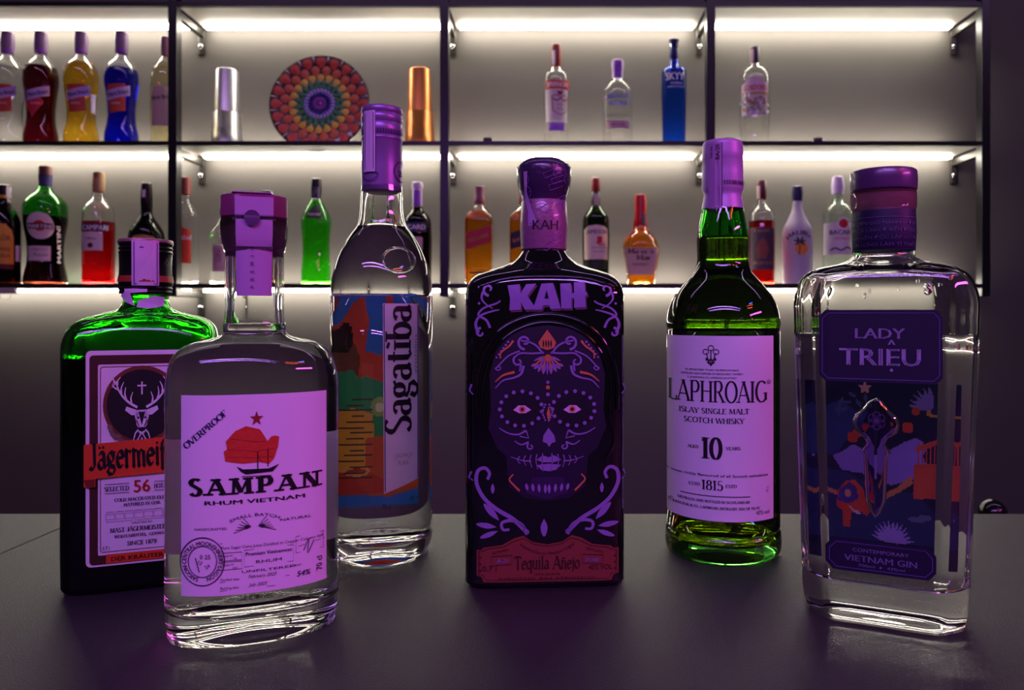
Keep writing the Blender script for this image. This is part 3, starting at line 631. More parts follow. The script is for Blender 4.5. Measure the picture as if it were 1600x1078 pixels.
# ================================================================== KAH: black bottle with painted mask
BG = mat('black_glass', '#040308', .06, spec=.6, coat=.5)
KA = bottle('tequila_bottle', 'black painted tequila bottle with a purple sugar-skull face, in the middle of the bar', 'bottle', 850, .483,
  [(258, 30), (258, 30), (390, 33), (396, 36), (404, 42, 40), (411, 52, 44, 2), (419, 72, 52, 2.4), (426, 94, 60, 3), (434, 109, 66, 4), (444, 116, 69, 5.5), (458, 119.5, 71, 6.5), (480, 120, 72, 7), (880, 120, 72, 7), (888, 120, 72, 7), (None, 112, 65, 6.5)],
  yaw=3, seg=84, gm=BG, level=None, wall=.003, floor=.008)
cp = lathe(KA, 'wax_cap', [(250, 20), (250.5, 28), (254, 33), (259, 40), (264, 42.5), (280, 42.5), (292, 41), (304, 37), (316, 34), (330, 33.5), (360, 34), (388, 35), (392, 34)],
   mat('wax_purple', '#3A2348', .22, bump=.5, bscale=260, coat=.4))
lathe(KA, 'neck_band', [(314, 33.6), (316, 35), (390, 36), (392, 34)], mat('neck_band', '#8A5478', .3, bump=.4, bscale=300, coat=.3))
a = Art(); rr_ = random.Random(5)
for i in range(13):
    x, y, r = 815+rr_.random()*70, 272+i*9.2, rr_.uniform(-40, -20)
    c, q = math.cos(math.radians(r)), math.sin(math.radians(r)); a.frame([(x+u*c-v*q, y+u*q+v*c) for u, v in ((-11, -4), (11, -4), (11, 4), (-11, 4))], .8)
a.put(cp, mat('wrap_line', '#8C62B4', .3), 'wrap_print', mode='arc', off=.0011, uc=850, cut=4)
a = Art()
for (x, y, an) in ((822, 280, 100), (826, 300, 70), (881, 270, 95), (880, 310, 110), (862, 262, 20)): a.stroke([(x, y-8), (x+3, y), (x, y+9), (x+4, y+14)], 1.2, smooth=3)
P_(cp, a, mat('wrap_shine', '#6C4C94', .2), 'crease_shine', .0012, mode='arc', uc=850)  # shine on the wrap creases, painted as lighter squiggles
rr_ = random.Random(8)
for x in (822, 832, 842, 853, 864, 873): 
    s = lathe(KA, 'wax_drip', [(248.5+rr_.random()*3, 2), (251, 5), (256, 6)], mat('wax_purple'), seg=8)
    s.obj.location = (X(x, .483)-KA.root.location.x, rr_.uniform(-.008, .004), 0)
P_(cp, Art().text('KAH', 851, 358, 15, bold=.04, width=38), K, 'lettering', .0015, mode='arc', uc=850)
Art().poly([(816, 268), (823, 268), (822, 300), (828, 318), (838, 346), (838, 352), (824, 352), (824, 330), (817, 305)]).put(cp, mat('lilac_foil'), 'tax_stamp', mode='arc', off=.0014, uc=850, cut=3)
PU = mat('paint_violet', '#8468AC', .4); PO = mat('paint_orange', '#C07048', .4); PD = mat('paint_dim', '#40245A', .5)
mir = lambda pts, s: [(855+s*(p[0]-855), p[1]) for p in pts]
# raised arch lines in the black glass
def bead(S, pts, r, m, name, k=6, off=0):
    pts = [tuple(p) for p in cr(pts, 6)]; uc = VX+(S.root.location.x+S.row(.1)[1]*math.sin(math.radians(S.yaw)))*FPX/(S.d-S.row(.1)[1]*math.cos(math.radians(S.yaw)))
    df = S.d-S.row(.1)[1]*math.cos(math.radians(S.yaw)); mm = df/FPX/math.cos(math.radians(S.yaw))
    C = [Vector(S.point((p[0]-uc)*mm, CAMZ+(VY-p[1])*df/FPX, off, 'proj')) for p in pts]; V, F = [], []
    for i, c in enumerate(C):
        t = (C[min(i+1, len(C)-1)]-C[max(0, i-1)]).normalized(); u = t.cross(Vector((0, 1, 0))).normalized(); w_ = t.cross(u)
        for j in range(k): an = 2*math.pi*j/k; V.append(c+(u*math.cos(an)+w_*math.sin(an))*r)
    for i in range(len(C)-1):
        for j in range(k): F.append((i*k+j, i*k+(j+1) % k, (i+1)*k+(j+1) % k, (i+1)*k+j))
    return mesh_obj(name, V, F, m, S.root, True)
bead(KA, [(745, 640), (746, 590), (760, 545), (785, 514), (820, 497), (855, 492), (890, 497), (925, 514), (950, 545), (964, 590), (965, 640)], .0016, BG, 'embossed_arch')
bead(KA, [(757, 650), (755, 600), (768, 556), (792, 526), (824, 509), (855, 504), (886, 509), (918, 526), (942, 556), (955, 600), (953, 650), (960, 690), (946, 720)], .0012, BG, 'embossed_arch')
bead(KA, [(749, 448), (790, 436), (855, 432), (920, 436), (961, 448)], .0012, BG, 'embossed_arch')
# the face field: very dark violet skull
a = Art(); a.poly([(855+s[0], s[1]) for s in [(0, 508), (45, 514), (78, 540), (90, 585), (88, 640), (92, 668), (78, 700), (64, 712), (60, 760), (34, 778), (0, 782), (-34, 778), (-60, 760), (-64, 712), (-78, 700), (-92, 668), (-88, 640), (-90, 585), (-78, 540), (-45, 514)]])
P_(KA, a, mat('face_dark', '#1B0D2C', .45), 'face_field', .0003, 8)
for s in (-1, 1): P_(KA, Art().poly([(855+s*(40+34*math.cos(t/9*math.pi)), 640+30*math.sin(t/9*math.pi)) for t in range(18)]), mat('face_deep', '#10081C', .45), 'face_shade', .0005, 8)
a = Art(); a.poly([(832, 745), (880, 745), (888, 770), (855, 780), (822, 770)]); P_(KA, a, mat('face_mid', '#2C1444', .45), 'face_shade', .0005, 8)
a = Art(); b_ = Art(); e_ = Art(); d_ = Art()
for s in (-1, 1):
    m_ = lambda pts: mir(pts, s)
    # crown scrolls
    a.stroke(m_([(862, 552), (872, 540), (884, 534), (896, 532)]), 3.2, 2.5, 4); a.curl(*m_([(890, 534)])[0], 12, 90 if s > 0 else 90, 1.1, 4, 3, -s)
    a.stroke(m_([(860, 551), (880, 552), (898, 552), (906, 558)]), 3, 2.5, 4); a.curl(*m_([(900, 564)])[0], 9, -60 if s > 0 else 240, .9, 3.4, 2.5, s)
    a.stroke(m_([(898, 548), (916, 556), (930, 570), (936, 576)]), 2.5, 2, 3); a.curl(*m_([(931, 574)])[0], 5, 0 if s > 0 else 180, 1, 2, 1.5, s)
    b_.stroke(m_([(908, 532), (914, 540), (922, 546), (928, 552), (928, 560)]), 3.6, 2, 4)
    for j in range(6): a.disc(*m_([(916+j*3.6, 534+j*4.8)])[0], 2.1-.1*j, n=8)
    b_.stroke(m_([(906, 581), (924, 586), (936, 596)]), 4.5, 1.5, 4)
    a.stroke(m_([(892, 571), (896, 584), (908, 590), (924, 594), (936, 606)]), 4.5, 1.5, 4); a.stroke(m_([(896, 566), (898, 580)]), 3, 2)
    for j, an in enumerate((12, 30, 50, 70)): a.drop(855+s*(3+4*j), 568, 17-2*j, 5, 90-s*an)
    # eye ring
    for j in range(15):
        t = math.radians(24*j+10); a.disc(855+s*41+33*math.cos(t), 640+27*math.sin(t)-2, 3.1, n=10)
    e_.poly(m_([(880, 640), (890, 633), (900, 633), (908, 640), (899, 645), (889, 645)]))
    b_.disc(*m_([(894, 639)])[0], 5, n=12); d_.disc(*m_([(894, 639)])[0], 2.4, n=10)
    a.stroke(m_([(888, 672), (900, 678), (916, 676), (930, 668)]), 3.4, 1.5, 4)
    a.stroke(m_([(888, 672), (884, 684), (898, 681)]), 2.4, 2)
    a.stroke(m_([(884, 690), (896, 694), (906, 688)]), 3, 1.5, 3); a.curl(*m_([(881, 697)])[0], 6, -60 if s > 0 else 240, 1, 2.6, 2, s)
    # nose dots and teeth, mouth
    for j in range(7): a.disc(*m_([(855+(5-abs(j-3))*1.6, 632+j*4)])[0], 1.7, n=8)
    for j in range(4): a.drop(*m_([(858+j*9.2, 771-j*1.6)])[0], 15-j, 5, 270 if j == 0 else 270+s*4*j)
    a.stroke(m_([(880, 720), (894, 719), (912, 713)]), 2.4, 1)
    for j in range(5): a.stroke(m_([(862+j*9, 708+j*1), (863+j*9.6, 718), (861+j*9, 736-j*3)]), 1.8, 1, 3)
    b_.stroke(m_([(898, 766), (908, 756), (914, 748), (908, 740)]), 3.2, 2, 4)
    # corner scrolls on the shoulders
    a.stroke(m_([(944, 512), (950, 500), (962, 492), (955, 482), (934, 474), (928, 470)]), 4, 2.5, 4); a.curl(*m_([(946, 452)])[0], 10, 90 if s > 0 else 90, .9, 4.5, 3, -s)
    a.stroke(m_([(955, 456), (957, 466), (952, 474), (940, 482)]), 4, 1.5, 4); a.curl(*m_([(958, 520)])[0], 8, -90, .8, 4, 3, s)
    a.stroke(m_([(962, 520), (966, 506), (960, 494), (940, 486), (930, 484)]), 5, 2, 4); a.disc(*m_([(961, 474)])[0], 2)
    # lower scrolls
    a.stroke(m_([(885, 832), (908, 810), (934, 794), (954, 776), (965, 752), (962, 734), (952, 730), (945, 738), (948, 748)]), 7, 4.5, 5)
    a.stroke(m_([(886, 834), (896, 818), (912, 812), (926, 816), (924, 826), (914, 826)]), 6, 4, 4)
    a.drop(*m_([(930, 812)])[0], 36, 10, -48 if s > 0 else 228); a.drop(*m_([(934, 822)])[0], 32, 9, -8 if s > 0 else 188); a.drop(*m_([(932, 828)])[0], 30, 8, 22 if s > 0 else 158)
    a.drop(*m_([(940, 754)])[0], 16, 6, 90)
    a.stroke(m_([(972, 600), (975, 610), (970, 616)]), 3, 2); a.stroke(m_([(972, 736), (976, 746), (970, 750)]), 3, 2)
for j in range(-4, 5): a.drop(855+j*1.2, 556, 30-abs(j)*3, 3.4, 90-j*16) if j % 2 == 0 else b_.drop(855+j*1.2, 556, 26, 3, 90-j*16)
b_.poly([(855, 515), (863, 526), (869, 535), (866, 543), (855, 547), (844, 543), (841, 535), (847, 526)])
for x in (-6, -2, 2, 6): d_.drop(855+x, 543, 12, 2.4, 270)
b_.disc(856, 559, 5.5); a.disc(856, 597, 2.6); b_.disc(856, 605, 3.2); a.disc(856, 616, 3)
b_.poly([(857, 634), (860, 646), (857, 660), (854, 646)])
a.poly([(857, 668), (866, 680), (868, 690), (862, 692), (858, 698), (854, 692), (848, 690), (849, 680)])
a.poly([(838, 718), (848, 711), (857, 714), (866, 711), (877, 718), (866, 722), (848, 722)]).poly([(838, 726), (857, 724), (877, 726), (868, 734), (857, 736), (846, 734)]); a.drop(850, 810, 28, 11, 90)
P_(KA, a, PU, 'paint_scrolls', .0008, 10); tag(P_(KA, b_, PO, 'paint_accents', .0009), kind='stuff'); P_(KA, e_, mat('eye_paint', '#D8A8D8', .4), 'paint_eyes', .0008); P_(KA, d_, K, 'paint_pupils', .0011)
# KAH lettering drawn as chunky shapes
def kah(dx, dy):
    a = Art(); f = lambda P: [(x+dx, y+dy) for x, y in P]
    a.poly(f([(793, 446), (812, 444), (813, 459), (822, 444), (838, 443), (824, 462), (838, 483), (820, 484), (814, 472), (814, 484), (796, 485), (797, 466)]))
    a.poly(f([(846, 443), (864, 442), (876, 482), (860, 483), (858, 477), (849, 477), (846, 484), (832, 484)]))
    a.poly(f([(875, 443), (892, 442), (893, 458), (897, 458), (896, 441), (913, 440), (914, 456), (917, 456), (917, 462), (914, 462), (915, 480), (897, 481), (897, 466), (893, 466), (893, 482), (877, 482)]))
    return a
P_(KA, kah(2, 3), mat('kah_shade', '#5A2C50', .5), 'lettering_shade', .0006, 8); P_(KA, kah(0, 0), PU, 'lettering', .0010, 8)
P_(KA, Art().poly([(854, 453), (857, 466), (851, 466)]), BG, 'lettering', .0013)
# red label at the foot
lab = [(745, 858), (752, 858), (756, 854), (785, 850), (803, 840), (818, 836), (832, 846), (855, 850), (878, 846), (893, 836), (908, 840), (925, 850), (954, 854), (958, 858), (966, 858), (966, 898), (958, 900), (955, 908), (756, 908), (752, 900), (745, 898)]
P_(KA, Art().poly(lab), mat('label_red', '#7A322A', .55), 'front_label', .0004, 8)
a = Art().frame([(855+(x-855)*.965, 876+(y-876)*.9) for x, y in lab], .9)
a.text('Tequila Añejo', 855, 888, 19, pen='black', width=102, wt=.17).text('100% AGAVE', 855, 898, 3.5, width=40).text('HECHO EN MEXICO', 855, 904, 3.2, width=150)
a.arct('Auténtico Espíritu Mexicano Original', 855, 800, 66, 5, up=False, mid=270, width=94).text('0,7 l', 765, 891, 9, width=22).text('40% VOL', 938, 891, 9, width=36).text('ARTESANAL', 782, 862, 4, width=28, rot=-14).text('DESTILADO', 929, 862, 4, width=28, rot=14)
for y in (870, 880, 890): a.disc(751, y, 1.6, n=6).disc(960, y, 1.6, n=6)
a.frame([(768, 868), (800, 866), (800, 880), (768, 882)], .8).frame([(910, 866), (942, 868), (942, 882), (910, 880)], .8)
P_(KA, a, mat('label_ink', '#3A1014', .5), 'lettering', .0007, 10)
P_(KA, Art().text('A-21', 785, 878, 7, shear=.3, bold=.01).text('01166', 925, 878, 7, shear=.3, bold=.03, width=21), PU, 'lettering', .0009)

# ================================================================== LAPHROAIG: green round
GRL = glass('green_glass', (.30, .76, .26)); WH = liq('whisky', (.80, .60, .12))
L = bottle('whisky_bottle', 'round green whisky bottle with a tall lilac-white label and 10 in the middle', 'bottle', 1129, .5317,
  [(226, 26), (226, 26), (300, 27), (326, 32), (340, 34.8), (360, 38.4), (380, 40), (402, 39.4), (414, 40.5), (424, 44), (433, 51), (444, 61), (456, 70.5), (471, 79), (485, 84), (498, 86.8), (507, 87.6), (510, 86.4), (514, 86.4), (516, 86.6), (516, 86.6), (815, 86.6), (815, 86.6), (819, 85.4), (824, 87.8), (850, 88), (None, 83)],
  yaw=0, seg=80, gm=GRL, lm=WH, level=371, wall=.003, floor=.010, dome=.004, punt=.003, fr=.005)
LF = mat('lilac_capsule', '#B48CC4', .38, .15)
lc = lathe(L, 'capsule', [(221, 20), (222, 28), (225, 30.5), (230, 31), (250, 31.5), (251, 31.1), (294, 32.2), (300, 30.5), (304, 29), (312, 29.8), (327, 32.4), (328, 31.5)], LF)
Art().poly([(1108, 222), (1128, 222), (1128, 329), (1106, 330)]).put(lc, mat('capsule_strip', '#A87AB0', .5), 'tax_stamp', mode='arc', off=.0005, cut=4)
a = Art().rect(1128, 222, 1129, 330).text('ESTABLISHED 1815', 1131, 287, 5.5, 'l', bold=.03, pen='serif', wt=.24).text('BA/20', 1125, 248, 7, 'l', rot=-90).text('THE MA', 1114, 246, 4, 'l', rot=-90); a.put(lc, K, 'lettering', mode='arc', off=.0008)
P_(L, Art().rect(1041.2, 525, 1208, 816), mat('label_malt', '#E6DCE6', .55), 'front_label', .0002, 3)
lx = 1116
a = Art().text('LAPHROAIG', 1044.5, 629, 33, 'l', pen='serif', width=154, wt=.15, thin=.3)
a.text('ISLAY SINGLE MALT', lx, 647, 8, pen='serif', width=109, wt=.17, thin=.4).text('SCOTCH WHISKY', lx, 662, 8, pen='serif', width=94, wt=.17, thin=.4)
a.text('10', lx-4, 718, 33, pen='serif', width=33, wt=.2, thin=.25).text('AGED', 1092, 703, 4.6, 'r', pen='serif', width=17, wt=.2).text('YEARS', 1134, 703, 4.6, 'l', pen='serif', width=23, wt=.2)
a.text('1815', lx-3, 767, 15, pen='serif', width=34, wt=.16).text('ESTD', 1094, 762, 4.5, 'r', pen='serif', width=17, wt=.2).text('ESTD', 1134, 762, 4.5, 'l', pen='serif', width=17, wt=.2)
a.text('The most richly flavoured of all Scotch whiskies', lx, 746, 4.2, width=166, bold=.02)
a.rect(1064, 776, 1172, 777.2).text('DISTILLED AND BOTTLED IN SCOTLAND BY', lx, 787, 3.8, pen='serif', width=112, wt=.22).text('D. JOHNSTON & CO., LAPHROAIG DISTILLERY, ISLE OF ISLAY', lx, 797, 3.8, pen='serif', width=142, wt=.22)
for j, (t, wd) in enumerate((('BY APPOINTMENT TO HRH THE PRINCE OF WALES', 82), ('DISTILLER AND SUPPLIER OF SINGLE MALT WHISKY', 96), ('D. JOHNSTON & CO., LAPHROAIG ISLE OF ISLAY', 76))): a.text(t, 1113, 580+j*6, 3, width=wd, bold=.03)
a.text('43% vol', 1201, 806, 7, 'r', width=20).text('℮', 1050, 794, 6).text('70 cl', 1200, 772, 3.4, 'l', rot=-90)
for p in ((0, -15, 5, 90), (-8, -9, 5, 130), (8, -9, 5, 50)): a.frame(arc(1111+p[0], 559+p[1], 4.4, 4, 0, 360, 10)[:-1], 1.3)
for s in (-1, 0, 1): a.stroke([(1111, 572), (1111+s*5, 560), (1111+s*7, 552-(s == 0)*4)], 1.6)
a.rect(1103, 562, 1119, 564).stroke([(1105, 566), (1111, 571), (1117, 566)], 1.3)
for j in range(5): a.disc(1104+j*3.5, 561+(j % 2)*5, 1.6, n=6)
P_(L, a, mat('label_black', '#160B18', .5), 'lettering', .0005, 3)
P_(L, Art().frame(arc(1200.5, 598, 2.6, 3, 0, 360, 10)[:-1], .7).text('R', 1200.5, 600, 3), mat('label_black'), 'lettering', .0005)

# ================================================================== LADY TRIEU: clear square
TR = bottle('gin_bottle', 'clear square gin bottle with dark purple plaques and a glass dagger, rightmost on the bar', 'bottle', 1380, .42,
  [(304, 44), (304, 44), (330, 45), (398, 45, 45), (405, 50, 47), (411, 64, 52, 2.4, 4), (417, 90, 60, 3.2, 12), (424, 108, 65, 5, 22), (434, 119, 69, 8, 30), (449, 126.5, 72, 10, 34), (470, 131.5, 74, 12, 36), (500, 131.5, 74, 12, 36), (700, 126, 73, 12, 36), (900, 119, 71, 12, 36), (925, 118, 70, 12, 36), (None, 112, 67, 12, 36)],
  yaw=-24, seg=112, sub=3, gm=GL, lm=LQ, level=521, wall=.004, floor=.020, dome=.001, punt=.001, fr=.006)
VC = mat('plum_cap', '#55305E', .3, coat=.3)
lathe(TR, 'stopper_cap', [(267.5, 40), (268, 46), (271, 48.5), (296, 48.8), (299.5, 48), (300, 44)], VC, seg=64)
lathe(TR, 'cork', [(302, 41), (330, 40), (332, 38)], mat('cork_rose', '#D08098', .6))
lathe(TR, 'glass_collar', [(301, 46), (303, 48), (326, 47.6), (331, 46.5), (333, 45.2)], GL)
nb = lathe(TR, 'neck_band', [(331.5, 45.2), (332, 46.4), (392, 46.0), (393, 45)], mat('band_navy', '#1C0F3A', .5))
a = Art().rect(1290, 338, 1470, 339).rect(1290, 388.5, 1470, 389.5)
for j, t in enumerate(('CƯỠI CƠN GIÓ MẠNH — ĐẠP', 'CHÉM CÁ KÌNH Ở BIỂN ĐÔNG', 'GIÀNH NỀN ĐỘC LẬP — CỞI', 'KHOM LƯNG LÀM TÌ THIẾP')): a.text(t, 1375, 350+j*11.3, 5.4, width=116)
a.put(nb, mat('band_silver', '#5C5276', .45, .3), 'lettering', mode='arc', off=.0004, cut=8)
NAV = mat('plaque_navy', '#180C32', .5); SIL = mat('plaque_silver', '#A898C8', .4, .2)
def octo(x0, y0, x1, y1, c): return [(x0+c, y0), (x1-c, y0), (x1, y0+c), (x1, y1-c), (x1-c, y1), (x0+c, y1), (x0, y1-c), (x0, y0+c)]
tu = 1375
P_(TR, Art().poly(octo(1280, 484, 1473, 598, 10)), NAV, 'front_label', .0003, 14)
a = Art().frame(octo(1285, 489, 1468, 593, 9), 1); a.put(TR, mat('plaque_line', '#6A58A0', .4), 'label_line', off=.0005)
P_(TR, Art().text('LADY', tu, 529, 17, width=78, bold=.018).text('TRIEU', tu, 571, 28, width=128, bold=.022).text('^', tu+18, 544, 14, width=12, bold=.02).disc(tu+18, 578, 2.6, n=8), SIL, 'lettering', .0006, 14)
P_(TR, Art().poly(octo(1290, 848, 1463, 898, 12)), NAV, 'front_label', .0003, 14)
a = Art().frame(octo(1296, 853, 1457, 893, 11), 1); a.put(TR, mat('plaque_line'), 'label_line', off=.0005)
P_(TR, Art().text('CONTEMPORARY', 1376, 866, 6, width=88).text('VIETNAM GIN', 1376, 881, 10, width=114, bold=.02).text('700ml', 1354, 889, 4.5, width=26).text('43%vol', 1400, 889, 4.5, width=28).disc(1376, 887, 2.2, n=4), mat('plaque_text', '#8070A8', .4), 'lettering', .0006, 14)
# mural on the inside of the back label
shp = [([[(1293, 640), (1320, 628), (1350, 650), (1330, 690), (1310, 720), (1293, 716)]], '#36528C'), ([leaf(1310+j*7, 640-(j % 3)*8, 16, 6, 60+30*j) for j in range(8)], '#5068A0'),
  ([[(1305, 720), (1330, 706), (1350, 704), (1380, 716), (1420, 690), (1440, 690), (1455, 730), (1430, 750), (1400, 760), (1350, 744), (1320, 742)], circ(1340, 712, 12), circ(1436, 700, 16), circ(1410, 712, 14)], '#AC92F0'),
  ([leaf(1462, 640, 40, 7, 190+j*14) for j in range(6)], '#9C90D8'), ([[(1293, 740), (1330, 745), (1380, 770), (1440, 770), (1468, 800), (1468, 850), (1293, 850)]], '#2E4478'),
  ([leaf(1400, 850, 36, 6, 196+j*13) for j in range(13)], '#C0A8F8'), ([leaf(1450, 772, 18, 6, 190+j*22) for j in range(8)], '#6A50D8'), ([circ(1440, 810, 14, 14, 5), circ(1452, 806, 10, 14, 5)], '#7888B8'),
  ([[(1384, 776), (1410, 762), (1430, 742), (1434, 754), (1412, 770), (1392, 782)], [(1293, 770), (1320, 778), (1320, 784), (1293, 778)]], '#F0A060'),
  ([[(1310, 800), (1312, 776), (1326, 758), (1342, 756), (1354, 768), (1360, 790), (1368, 800), (1360, 812), (1350, 806), (1334, 808), (1332, 832), (1320, 832), (1320, 806)]], '#F0583C'),
  ([[(1312, 792), (1316, 772), (1332, 760), (1344, 768), (1346, 786), (1332, 794)]], '#5A4AA8'), ([circ(1329, 778, 6)], '#F0B080'), ([leaf(1336, 804, 16, 5, 20), leaf(1330, 798, 12, 4, 40)], '#E8D0E0'),
  ([[(1434, 724), (1468, 722), (1468, 776), (1434, 778)]]+[[(1440+j*6, 690), (1443+j*6, 690), (1443+j*6, 724), (1440+j*6, 724)] for j in range(5)]+[[(1436, 698), (1468, 684), (1468, 692), (1438, 706)]], '#F06848'),
  ([circ(1424, 668, 9), circ(1436, 642, 7), circ(1338, 688, 9), circ(1346, 680, 8)], '#F05A3C'), ([leaf(1358, 608, 11, 6, j*72-90) for j in range(5)], '#FFD0B8'), ([circ(1462, 644, 10, 14, 7)], '#F0B860'), ([circ(1464, 641, 6)], '#203060')]
shp = [(a_, '#%02X%02X%02X' % tuple(int(int(c_[i:i+2], 16)*f_) for i, f_ in ((1, .88), (3, .82), (5, .95)))) for a_, c_ in shp]
raster(TR, 1294, 598, 1468, 886, 2.0, shp, 'back_label', 'tm_', '#20264E', k=.84, uc=1387, dface=.425)
# side strips of the back label seen at the right
# embossed glass dagger on the front
def emboss(S, outline, h, m, name):
    uc = VX+(S.root.location.x+S.row(.08)[1]*math.sin(math.radians(S.yaw)))*FPX/(S.d-S.row(.08)[1]*math.cos(math.radians(S.yaw)))
    b = S.row(.08)[1]; df = S.d-b*math.cos(math.radians(S.yaw)); mm = df/FPX/math.cos(math.radians(S.yaw))
    cx = sum(p[0] for p in outline)/len(outline); V, F = [], []; n = len(outline)
    for k, o in ((1, -.0004), (1, .0008), (.8, h*.75), (.5, h), (.1, h*1.05)):
        for p in outline: V.append(S.point((cx+(p[0]-cx)*k-uc)*mm, CAMZ+(VY-(p[1]))*df/FPX, o, 'proj'))
    for i in range(4):
        for j in range(n): F.append((i*n+j, i*n+(j+1) % n, (i+1)*n+(j+1) % n, (i+1)*n+j))
    return mesh_obj(name, V, F, m, S.root, True)
DG = glass('dagger_glass', (.72, .6, .8))
R_ = [(1371, 622), (1379, 627), (1388, 640), (1398, 650), (1402, 662), (1398, 676), (1386, 684), (1382, 694), (1390, 706), (1386, 712), (1384, 780), (1378, 800), (1369, 808)]
dg = emboss(TR, R_+[(2*1370-x, y) for x, y in R_[::-1][1:-1]], .0035, DG, 'glass_dagger')
a = Art()
for j in range(6): a.frame(circ(1370+8*math.cos(j*math.pi/3+.5), 656+8*math.sin(j*math.pi/3+.5), 6, 9), 1)
a.disc(1370, 656, 2.5)
a.put(TR, mat('dagger_line', '#5A3A78', .3), 'dagger_flower', off=.0046)
bead(S2, [(622+24*math.cos(t/8*math.pi), 405+20*math.sin(t/8*math.pi)) for t in range(17)], .0009, GL, 'embossed_ring')
rr_ = random.Random(4)
for (x, y, r) in ((1436, 448, 4.5), (1437, 455, 5.5), (1356, 462, 3.5), (1362, 455, 2.5), (1424, 440, 3), (1452, 446, 3), (1262, 540, 3.5), (1263, 552, 4.5), (1345, 445, 2.5), (1400, 452, 2)):
    emboss(TR, [(x+r*math.cos(k*math.pi/5), y+r*1.3*math.sin(k*math.pi/5)) for k in range(10)], r*.00022, GL, 'water_drop')
# ================================================================== bottles on the wall shelves
ZB, ZC = Z(220, DF), Z(443, DF)
D2 = 2.19
def small(name, label, px, prof, tier, gm=GL, lm=None, level=None, caps=(), n=2, **k):
    z = ZB if tier == 'b' else ZC
    p = [tuple(r) for r in prof]+[(None, prof[-1][1])]
    S = bottle(name, label, 'bottle', px, k.pop('d', D2), p, yaw=k.pop('yaw', 0), base=z, seg=32, sub=3, wall=.0035, floor=.006, dome=.003, punt=.002, gm=gm, lm=lm, level=level, fr=.004,
               group=k.pop('group', 'bottles on the upper shelf' if tier == 'b' else 'bottles on the middle shelf'))
    T = []
    for nm, rows, m in caps: T.append(lathe(S, nm, rows, m, seg=24))
    return S, T
def pr(S, a, m, name='label_print', off=.0006, **k): k.setdefault('mode', 'arc'); k.setdefault('cut', 5); k.setdefault('cy', 8); return a.put(S, m, name, off=off, **k)
# curvy syrup-liqueur bottles
def curvy(px, label, lm, lab, gm=GL, lv=108, top=51, lcol='#B8432C'):
    pf = [(top+2, 6), (top+2, 6), (84, 7), (90, 8), (98, 15), (106, 21), (118, 24), (132, 24), (150, 21.5), (175, 19.5), (195, 20.5), (212, 24)]
    S, T = small('liqueur_bottle', label, px, pf, 'b', gm, lm, lv, [('cap', [(top, 7.5), (top+1, 9), (84, 8.8), (85, 7)], mat('cap_plum', '#7E5A86', .45))])
    pr(T[0], Art().rect(px-12, 76, px+6, 83), mat('cap_violet', '#8A44C8', .4), 'cap_band', cut=3)
    q = dict(mode='px', cut=4, cy=6)
    if lab == 'diamond': pr(S, Art().poly([(px-22, 150), (px-16, 146), (px-4, 148), (px+4, 157), (px-14, 183), (px-22, 164)]), mat('syrup_red', '#C0283C', .5), 'front_label', .0006, **q)
    else: pr(S, Art().poly([(px-22, 132), (px+6, 130), (px+6, 171), (px-18, 176)]), mat('syrup_label_'+lcol[1:], lcol, .5), 'front_label', .0006, **q)
    pr(S, Art().poly([(px-22, 141), (px+13, 131), (px+13, 146), (px-21, 156)]), mat('banner_lilac', '#B8A4DC', .5), 'name_band', .001, **q)
    pr(S, Art().text('Marie Brizard', px-4, 147, 7, width=31, rot=-15, bold=.04), INK2, 'lettering', .0015, **q)
    pr(S, Art().text('LIQUEUR', px-9, 162, 3, width=14), WHITE, 'lettering', .0015, mode='px')
    return S
curvy(12, 'colourless curvy liqueur bottle with an orange label, leftmost on the upper shelf', LQ, 'square')
curvy(64, 'curvy liqueur bottle of dark red cassis with a red diamond label', liq('cassis', (.32, .01, .06)), 'diamond', lv=106)
c = curvy(127, 'curvy liqueur bottle filled with yellow liqueur', liq('yellow_liqueur', (.93, .70, .16)), 'square', lv=100)
pr(c, Art().rect(140, 143, 149, 172), WHITE, 'side_label', cut=4)
curvy(190, 'curvy liqueur bottle filled with deep blue liqueur', liq('blue_curacao', (.015, .05, .80)), 'square', lv=110)
S, T = small('liqueur_bottle', 'pale liqueur bottle half hidden behind the left shelf upright', 259, [(60, 5), (60, 5), (88, 6), (96, 9), (108, 17), (122, 21), (215, 21)], 'b', GL, liq('almond', (.95, .9, .72)), 100,
   [('cap', [(58, 5), (59, 7), (88, 6.6), (89, 6)], mat('cap_rose', '#9A6478', .4))])
pr(S, Art().rect(236, 134, 268, 196), mat('rose_label', '#C8A8A4', .5), 'front_label', cut=4); pr(S, Art().text('Marie Brizard', 254, 154, 7, width=40, bold=.03, rot=-5), INK2, 'lettering', .0012)
